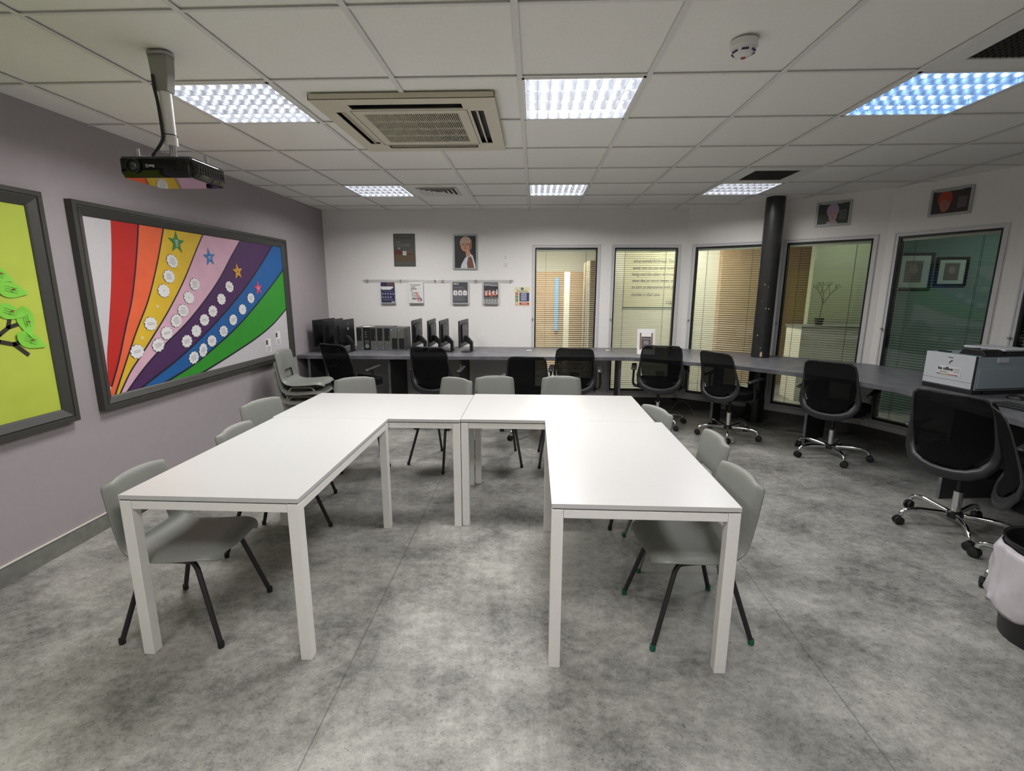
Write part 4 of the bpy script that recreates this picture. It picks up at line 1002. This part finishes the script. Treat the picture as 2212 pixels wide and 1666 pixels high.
# ------------------------------------------------------------------ black office chairs (front = +Y)
def make_office():
    t = thing('office_chair', '', 'office chair', loc=(0, 0, 0))
    MB().prism(rrect(.48, .46, .10, 6, cy=.02), .445, .515).build('seat', SEATF, t, bevel=.022, smooth=True, seg=3)
    def by(z, x): return -.235 - .10*max(0, (z-.60)/.34)**1.2 + (-.012 if z < .52 else 0) + .035*(x/.2)**2
    # mesh of the backrest
    Zs = [.475, .50, .54, .58, .62, .68, .74, .80, .86, .905, .928]; Ws = [.095, .12, .155, .185, .200, .205, .205, .203, .200, .192, .170]
    b = MB(); rows = []
    for z, w in zip(Zs, Ws): rows.append([b.bm.verts.new((w*(i/12*2-1), by(z, w*(i/12*2-1))+.004, z)) for i in range(13)])
    for A_, B_ in zip(rows, rows[1:]):
        for i in range(12): b.bm.faces.new([A_[i], A_[i+1], B_[i+1], B_[i]])
    back = b.build('backrest', MESHF, t, smooth='all')
    ol = [(.0, .936), (.10, .936), (.165, .930), (.195, .905), (.206, .85), (.212, .76), (.222, .66), (.226, .60), (.215, .535), (.18, .48), (.12, .447), (.06, .434), (0, .431)]
    rad = [.007, .007, .008, .008, .008, .010, .016, .024, .031, .034, .035, .035, .035]
    full = [(x, z) for x, z in ol] + [(-x, z) for x, z in ol[-2:0:-1]]; rf = rad + rad[-2:0:-1]
    P = [V((x, by(z, x), z)) for x, z in full]
    MB().tube(P, rf, 10, flat=((0, 1, 0), .42), closed=True).build('back_frame', GRYPL, t, smooth='all')
    MB().tube([(0, -.06, .425), (0, -.15, .42), (0, -.205, .428), (0, -.232, .440)], [.03, .03, .028, .018], 10, flat=((0, 0, 1), .6)).build('back_bracket', BLKPL, t, smooth='all')
    b = MB()
    for k in range(6): b.cbox((0, -.215, .53+k*.022), (.10, .006, .008))
    b.build('lumbar_pad', BLKPL, t)
    for sx in (-1, 1):
        ar = MB().tube(smooth_curve([V((sx*.15, 0, .432)), V((sx*.25, 0, .435)), V((sx*.285, .0, .47)), V((sx*.285, -.005, .56)), V((sx*.283, -.01, .645))], 4), [.018]*17, 10, flat=((1, 0, 0), .7)).build('armrest', BLKPL, t, smooth='all')
        MB().tube(smooth_curve([V((sx*.282, -.12, .640)), V((sx*.282, -.05, .650)), V((sx*.282, .05, .664)), V((sx*.282, .125, .672))], 4), [.012]+[.030]*11+[.012], 12, flat=((0, 0, 1), .42)).build('arm_pad', GRYPL, ar, smooth='all')
    MB().box((-.09, -.09, .405), (.09, .10, .445)).build('mechanism', BLKPL, t, bevel=.01)
    MB().tube([(.09, .02, .42), (.16, .02, .415), (.22, .03, .405), (.235, .03, .385)], .005, 8).build('lever', BLKPL, t)
    b = MB(); b.lathe([(.026, .10), (.026, .26), (.024, .262)], 20); b.build('gas_lift', CHROME, t, smooth=True)
    b = MB(); b.lathe([(.015, .26), (.015, .41)], 16); b.build('lift_rod', BLKPL, t, smooth=True)
    MB().lathe([(.035, .075), (.042, .08), (.042, .115), (.030, .125)], 20).build('hub', BLKPL, t, smooth=True)
    for k in range(5):
        a = 2*PI*k/5+.35; d = V((math.cos(a), math.sin(a), 0)); n_ = V((-d.y, d.x, 0))
        pts = [d*.035+V((0, 0, .100)), d*.12+V((0, 0, .108)), d*.21+V((0, 0, .112)), d*.27+V((0, 0, .105)), d*.300+V((0, 0, .088)), d*.310+V((0, 0, .062))]
        MB().tube(smooth_curve(pts, 3), [.017]*8+[.015]*8, 10, flat=(n_, .8)).build('base_leg', CHROME, t, smooth='all')
        M = Matrix.Translation(d*.312) @ Matrix.Rotation(a+.9*(k % 3), 4, 'Z') @ Matrix.Translation((.006, 0, .029))
        b = MB()
        for sy in (-1, 1): b.lathe([(.020, -.009), (.029, -.006), (.029, .006), (.020, .009)], 18, M @ Matrix.Translation((0, sy*.014, 0)) @ Matrix.Rotation(PI/2, 4, 'X'))
        b.cbox((0, 0, .006), (.030, .020, .034), M)
        b.build('caster', RUBBER, t, smooth=True)
    return t
oc = make_office(); index_kids(oc)
GO = 'black mesh office chairs along the worktop'
place(oc, -2.03, 5.37, .45, .89, 'black mesh office chair in the left corner by the stacked plastic chairs', GO)
place(oc, -1.08, 5.36, .15, .99, 'black mesh office chair in front of the computer towers and spaced monitors', GO, sc=.98)
place(oc, -.06, 5.02, .03, 1, 'black mesh office chair left of the first window, overlapping the chair behind it', GO, sc=.93)
place(oc, .47, 5.45, .13, .99, 'black mesh office chair below the first window, pushed under the worktop', GO, sc=.97)
place(oc, 1.42, 5.50, .22, .97, 'black mesh office chair in front of the leaflet holder and second window', GO, sc=1.0)
place(oc, 2.06, 5.08, .86, .50, 'black mesh office chair turned towards the black column', GO, sc=.97)
place(oc, 2.76, 4.47, .74, .67, 'black mesh office chair at the worktop between the column and the printer', GO, sc=.98)
place(oc, 2.74, 3.07, .90, .43, 'black mesh office chair in front of the printer', GO, sc=.99)
place(oc, 2.68, 2.42, .80, -.60, 'black mesh office chair seen from the side at the right edge, behind the bin', GO, sc=.99)

# ------------------------------------------------------------------ waste bin with liner
t = thing('waste_bin', 'black round waste bin with a white liner at the right edge', 'waste bin', loc=(2.27, 2.00, 0))
n = 40
MB().lathe([(.150, 0), (.152, .01), (.188, .445), (.196, .452), (.193, .460), (.183, .452), (.146, .012), (.001, .01)], n, cap=False).build('bucket', BLKPL, t, smooth=True)
b = MB(); rnd = random.Random(2); rows = []
Zl = [.34, .425, .43, .39, .33, .27, .21, .165, .150, .172]
for j, z in enumerate(Zl):
    row = []
    for k in range(72):
        a = 2*PI*k/72
        w = .006*math.sin(a*5+j*.7)+.005*math.sin(a*11+j*1.9)+.004*math.sin(a*17-j)
        base = (.190, .190, .196, .200, .204, .208, .214, .218, .212, .198)[j]
        zz = z + (.012*math.sin(a*3+1)+.010*math.sin(a*7)) * (1 if j > 4 else .25)
        rr_ = base + w*(.25 if j < 3 else 1.2)
        row.append(b.bm.verts.new((rr_*math.cos(a), rr_*math.sin(a), zz)))
    rows.append(row)
for A_, B_ in zip(rows, rows[1:]):
    for k in range(72): b.bm.faces.new([A_[k], A_[(k+1) % 72], B_[(k+1) % 72], B_[k]])
b.build('bin_liner', mat('liner_plastic', s(206, 200, 206), .3, alpha=.85), t, smooth='all')

# ------------------------------------------------------------------ cables and sockets under the worktop
def cable(pts, label, m, r=.0035):
    tag(MB().tube(smooth_curve([V(p) for p in pts], 6), r, 6).build('cable', m, smooth='all'), label, 'cable', 'loose cables under the worktop')
GC = mat('grey_cable', s(150, 146, 136), .6)
cable([(1.75, 6.2, .30), (1.9, 6.15, .06), (2.1, 5.9, .005), (2.45, 5.45, .005), (2.9, 5.1, .005), (3.1, 4.95, .005)], 'pale cable lying on the floor below the column', GC)
cable([(1.50, 6.1, .005), (1.70, 6.05, .005), (1.78, 6.03, .12), (1.85, 6.0, .16), (1.93, 5.95, .10), (1.98, 5.85, .005), (2.1, 5.75, .005)], 'pale cable looping up from the floor under the third window', GC)
cable([(2.2, 5.6, .30), (2.35, 5.5, .10), (2.6, 5.35, .004), (2.9, 5.25, .004), (3.05, 4.9, .004)], 'black cable lying on the floor right of the column', RUBBER, .004)
def socket(F, u, v, w, lab):
    t = thing('wall_socket', lab, 'socket', M=F @ Matrix.Translation((u, v, 0)), group='sockets under the worktop')
    MB().box((-w/2, -.043, .0), (w/2, .043, .010)).build('plate', WHITEP, t, bevel=.002)
    b = MB()
    for sx in ((-1, 1) if w > .1 else (0,)):
        b.cbox((sx*w*.25, .008, .0104), (.006, .012, .001)); b.cbox((sx*w*.25-.012, -.010, .0104), (.010, .005, .001)); b.cbox((sx*w*.25+.012, -.010, .0104), (.010, .005, .001))
    b.build('pin_hole', INK, t)
q = hit(1435, 875, FB); socket(FB, 1.88, .11, .086, 'white single socket low on the wall behind the office chair at the second window')
socket(FRS[0], .55, .075, .146, 'white double socket low on the wall left of the column')

# ------------------------------------------------------------------ beyond the glass
def room(name, o): return o
MB().box((-3.2, 9.6, 0), (9.5, 9.7, ZC+.2)).build('wall_corridor_far', CREAM, kind='structure')
MB().box((1.12, 8.2, 0), (2.95, 8.3, ZC+.2)).build('wall_corridor_near', CREAM, kind='structure')
MB().box((2.95, 8.05, 0), (4.35, 8.3, ZC+.2)).build('wall_corridor_wood', WOOD, kind='structure')
MB().box((3.95, 7.3, 0), (5.6, 7.4, ZC+.2)).build('wall_corridor_green', GREENW, kind='structure')
MB().box((4.2, 6.3, 0), (8.0, 6.4, ZC+.2)).build('wall_corridor_teal', TEAL, kind='structure')
MB().box((-3.2, YB+.13, 0), (-3.1, 9.6, ZC+.2)).build('wall_corridor_left', CREAM, kind='structure')
MB().box((8.0, .5, 0), (8.1, 9.6, ZC+.2)).build('wall_corridor_right', TEAL, kind='structure')
tag(MB().box((-1.2, 9.2, 0), (1.05, 9.35, 1.83)).build('wood_partition', WOOD), 'brown wooden partition seen through the first window', 'partition')
def pxat(px, py, y): d = ray(px, py); return CAM + d*(y/d.y)
q = pxat(1225, 600, 8.6)
tag(MB().box((q.x-.045, 8.55, 0), (q.x+.045, 8.65, 1.80)).build('white_post', CREAM), 'pale upright post seen through the first window', 'post')
q = pxat(1203, 600, 9.18)
t = thing('blue_banner', 'narrow blue banner standing behind the first window glass', 'banner', loc=(q.x, 9.15, 0))
MB().box((-.035, 0, .75), (.035, .006, 1.72)).build('cloth', mat('banner_blue', s(110, 165, 215), .6), t); MB().box((-.004, 0, 0), (.004, .01, .76)).build('pole', SILVER, t); MB().box((-.05, -.06, 0), (.05, .06, .015)).build('foot', SILVER, t)
t = thing('glazed_cabinet', 'tall brown cabinet with pale uprights seen at the right of the first window', 'cabinet', loc=(.93, 7.75, 0), rz=.0)
MB().box((-.09, 0, 0), (.10, .9, 1.95)).build('body', mat('cabinet_brown', s(128, 108, 84), .5), t)
b = MB()
for k in range(4): b.box((-.096, .02+k*.26, 0), (-.086, .05+k*.26, 1.95)); 
b.box((-.095, -.008, 0), (-.075, 0, 1.95)); b.box((.06, -.008, 0), (.10, 0, 1.95))
b.build('upright', CREAM, t)
# hand-lettered quotation on the corridor wall
FQ = frame((0, 8.2, 0), (1, 0, 0))
a = hit(1352, 512, FQ); c = hit(1476, 664, FQ)
qt = thing('quotation_banner', 'cream wall banner with a hand-lettered quotation, seen through the second window', 'banner', M=FQ @ Matrix.Translation((a.x, c.y, 0)))
qw, qh = c.x-a.x, a.y-c.y
MB().box((0, 0, .001), (qw, qh, .008)).build('cloth', mat('banner_cream', s(214, 208, 178), .7), qt)
MB().box((0, -.02, .001), (qw, 0, .014)).build('bottom_bar', mat('bar_green', s(96, 112, 100), .5), qt)
for ln, (px, py) in (('Hairdressers', (1400, 541)), ('are a wonderful breed. You', (1368, 564)), ('work one on one with another human', (1366, 579.5)), ('being and the object is to make', (1364, 592.5)), ('them feel so much better, and', (1364, 607)), ('to look at themselves with a', (1363, 621)), ('twinkle in their eye.', (1363, 636)), ('~Vidal', (1432, 654))):
    q = hit(px, py, FQ); text(ln, .078, 'lettering', INK, qt, (q.x-a.x, q.y-c.y, .0095), align='LEFT', shear=.45, sx=.74)
# framed pictures seen through window 5
FT = frame((0, 6.3, 0), (1, 0, 0))
for (x0, y0, x1, y1, lab) in ((1940, 546, 2009, 627, 'larger black framed picture with pale mount seen through the right window'), (2028, 555, 2086, 619, 'smaller black framed picture seen through the right window')):
    a = hit(x0, y0, FT, .02); c = hit(x1, y1, FT, .02); w, h = c.x-a.x, a.y-c.y
    t = thing('framed_picture', lab, 'picture', M=FT @ Matrix.Translation(((a.x+c.x)/2, c.y, 0)), group='framed pictures beyond the right window')
    snapframe(t, w, h, .030, GASKET, .02)
    MB().box((-w/2+.028, .028, .001), (w/2-.028, h-.028, .008)).build('mount', mat('mount_pale', s(180, 196, 184), .5), t)
    MB().cbox((0, h/2, .009), (w*.46, h*.58, .002)).build('print', mat('print_sepia', s(110, 106, 96), .5), t)
    flatpoly(ell(0, h*.56, w*.11, h*.13), .0108, mat('sepia_face', s(150, 140, 126), .5), t, 'figure')
# a small tree in a pot on a counter, seen through window 4
q = pxat(1768, 703, 6.95)
kt = thing('reception_counter', 'pale counter seen through the window right of the column', 'counter', loc=(q.x+.25, 6.95, 0))
MB().box((-.55, -.15, 0), (.75, .25, q.z-.03)).build('body', CREAM, kt); MB().box((-.57, -.18, q.z-.03), (.77, .26, q.z)).build('top', mat('counter_top', s(120, 122, 112), .5), kt)
t = thing('potted_tree', 'small branching tree in a dark pot, seen through the window right of the column', 'plant', loc=(q.x, 6.95, q.z))
MB().lathe([(.045, 0), (.06, .10), (.055, .105), (.05, .09)], 24).build('pot', BLKPL, t, smooth=True)
b = MB(); rnd = random.Random(9)
def grow(p0, d, L, r, n):
    p1 = p0 + d*L; b.tube([p0, p0+d*L*.5+V((rnd.uniform(-.01, .01), 0, 0)), p1], [r, r*.85, r*.7], 6)
    if n:
        for a in (-.55, .5, rnd.uniform(-.15, .15)):
            nd = (d + V((math.sin(a)*1.1, rnd.uniform(-.5, .5), .1))).normalized(); grow(p1, nd, L*.72, r*.65, n-1)
grow(V((0, 0, .09)), V((.08, 0, 1)).normalized(), .20, .010, 3)
b.build('branches', mat('stem_green', s(70, 84, 60), .7), t)

def area(name, loc, size, energy, color, spread=PI):
    ld = bpy.data.lights.new(name, 'AREA'); ld.shape = 'RECTANGLE'; ld.size, ld.size_y = size; ld.energy = energy; ld.color = color; ld.spread = spread
    o = bpy.data.objects.new(name, ld); COL.objects.link(o); o.location = loc; return o
area('corridor_lamp_west', (.2, 8.0, ZC-.01), (1.0, .3), 55, (1, .95, .84))
area('corridor_lamp_mid', (2.3, 7.45, ZC-.01), (.9, .4), 27, (1, .96, .82))
area('corridor_lamp_east', (4.35, 6.55, ZC-.01), (.4, .4), 6.5, (1, 1, .84))
area('corridor_lamp_south', (5.6, 5.2, ZC-.01), (.5, .5), 8, (.9, 1, .93))

# ------------------------------------------------------------------ world & view
w = bpy.data.worlds.new('world'); SC.world = w; w.use_nodes = True
w.node_tree.nodes['Background'].inputs[0].default_value = (.5, .52, .55, 1); w.node_tree.nodes['Background'].inputs[1].default_value = .05
SC.view_settings.view_transform = 'Standard'; SC.view_settings.look = 'None'; SC.view_settings.gamma = 1; SC.view_settings.use_curve_mapping = False
SC.view_settings.exposure = 0.30
SC.cycles.use_denoising = True
SC.cycles.max_bounces = 8; SC.cycles.diffuse_bounces = 5; SC.cycles.glossy_bounces = 4; SC.cycles.transparent_max_bounces = 12
SC.cycles.sample_clamp_indirect = 4; SC.cycles.caustics_reflective = False; SC.cycles.caustics_refractive = False
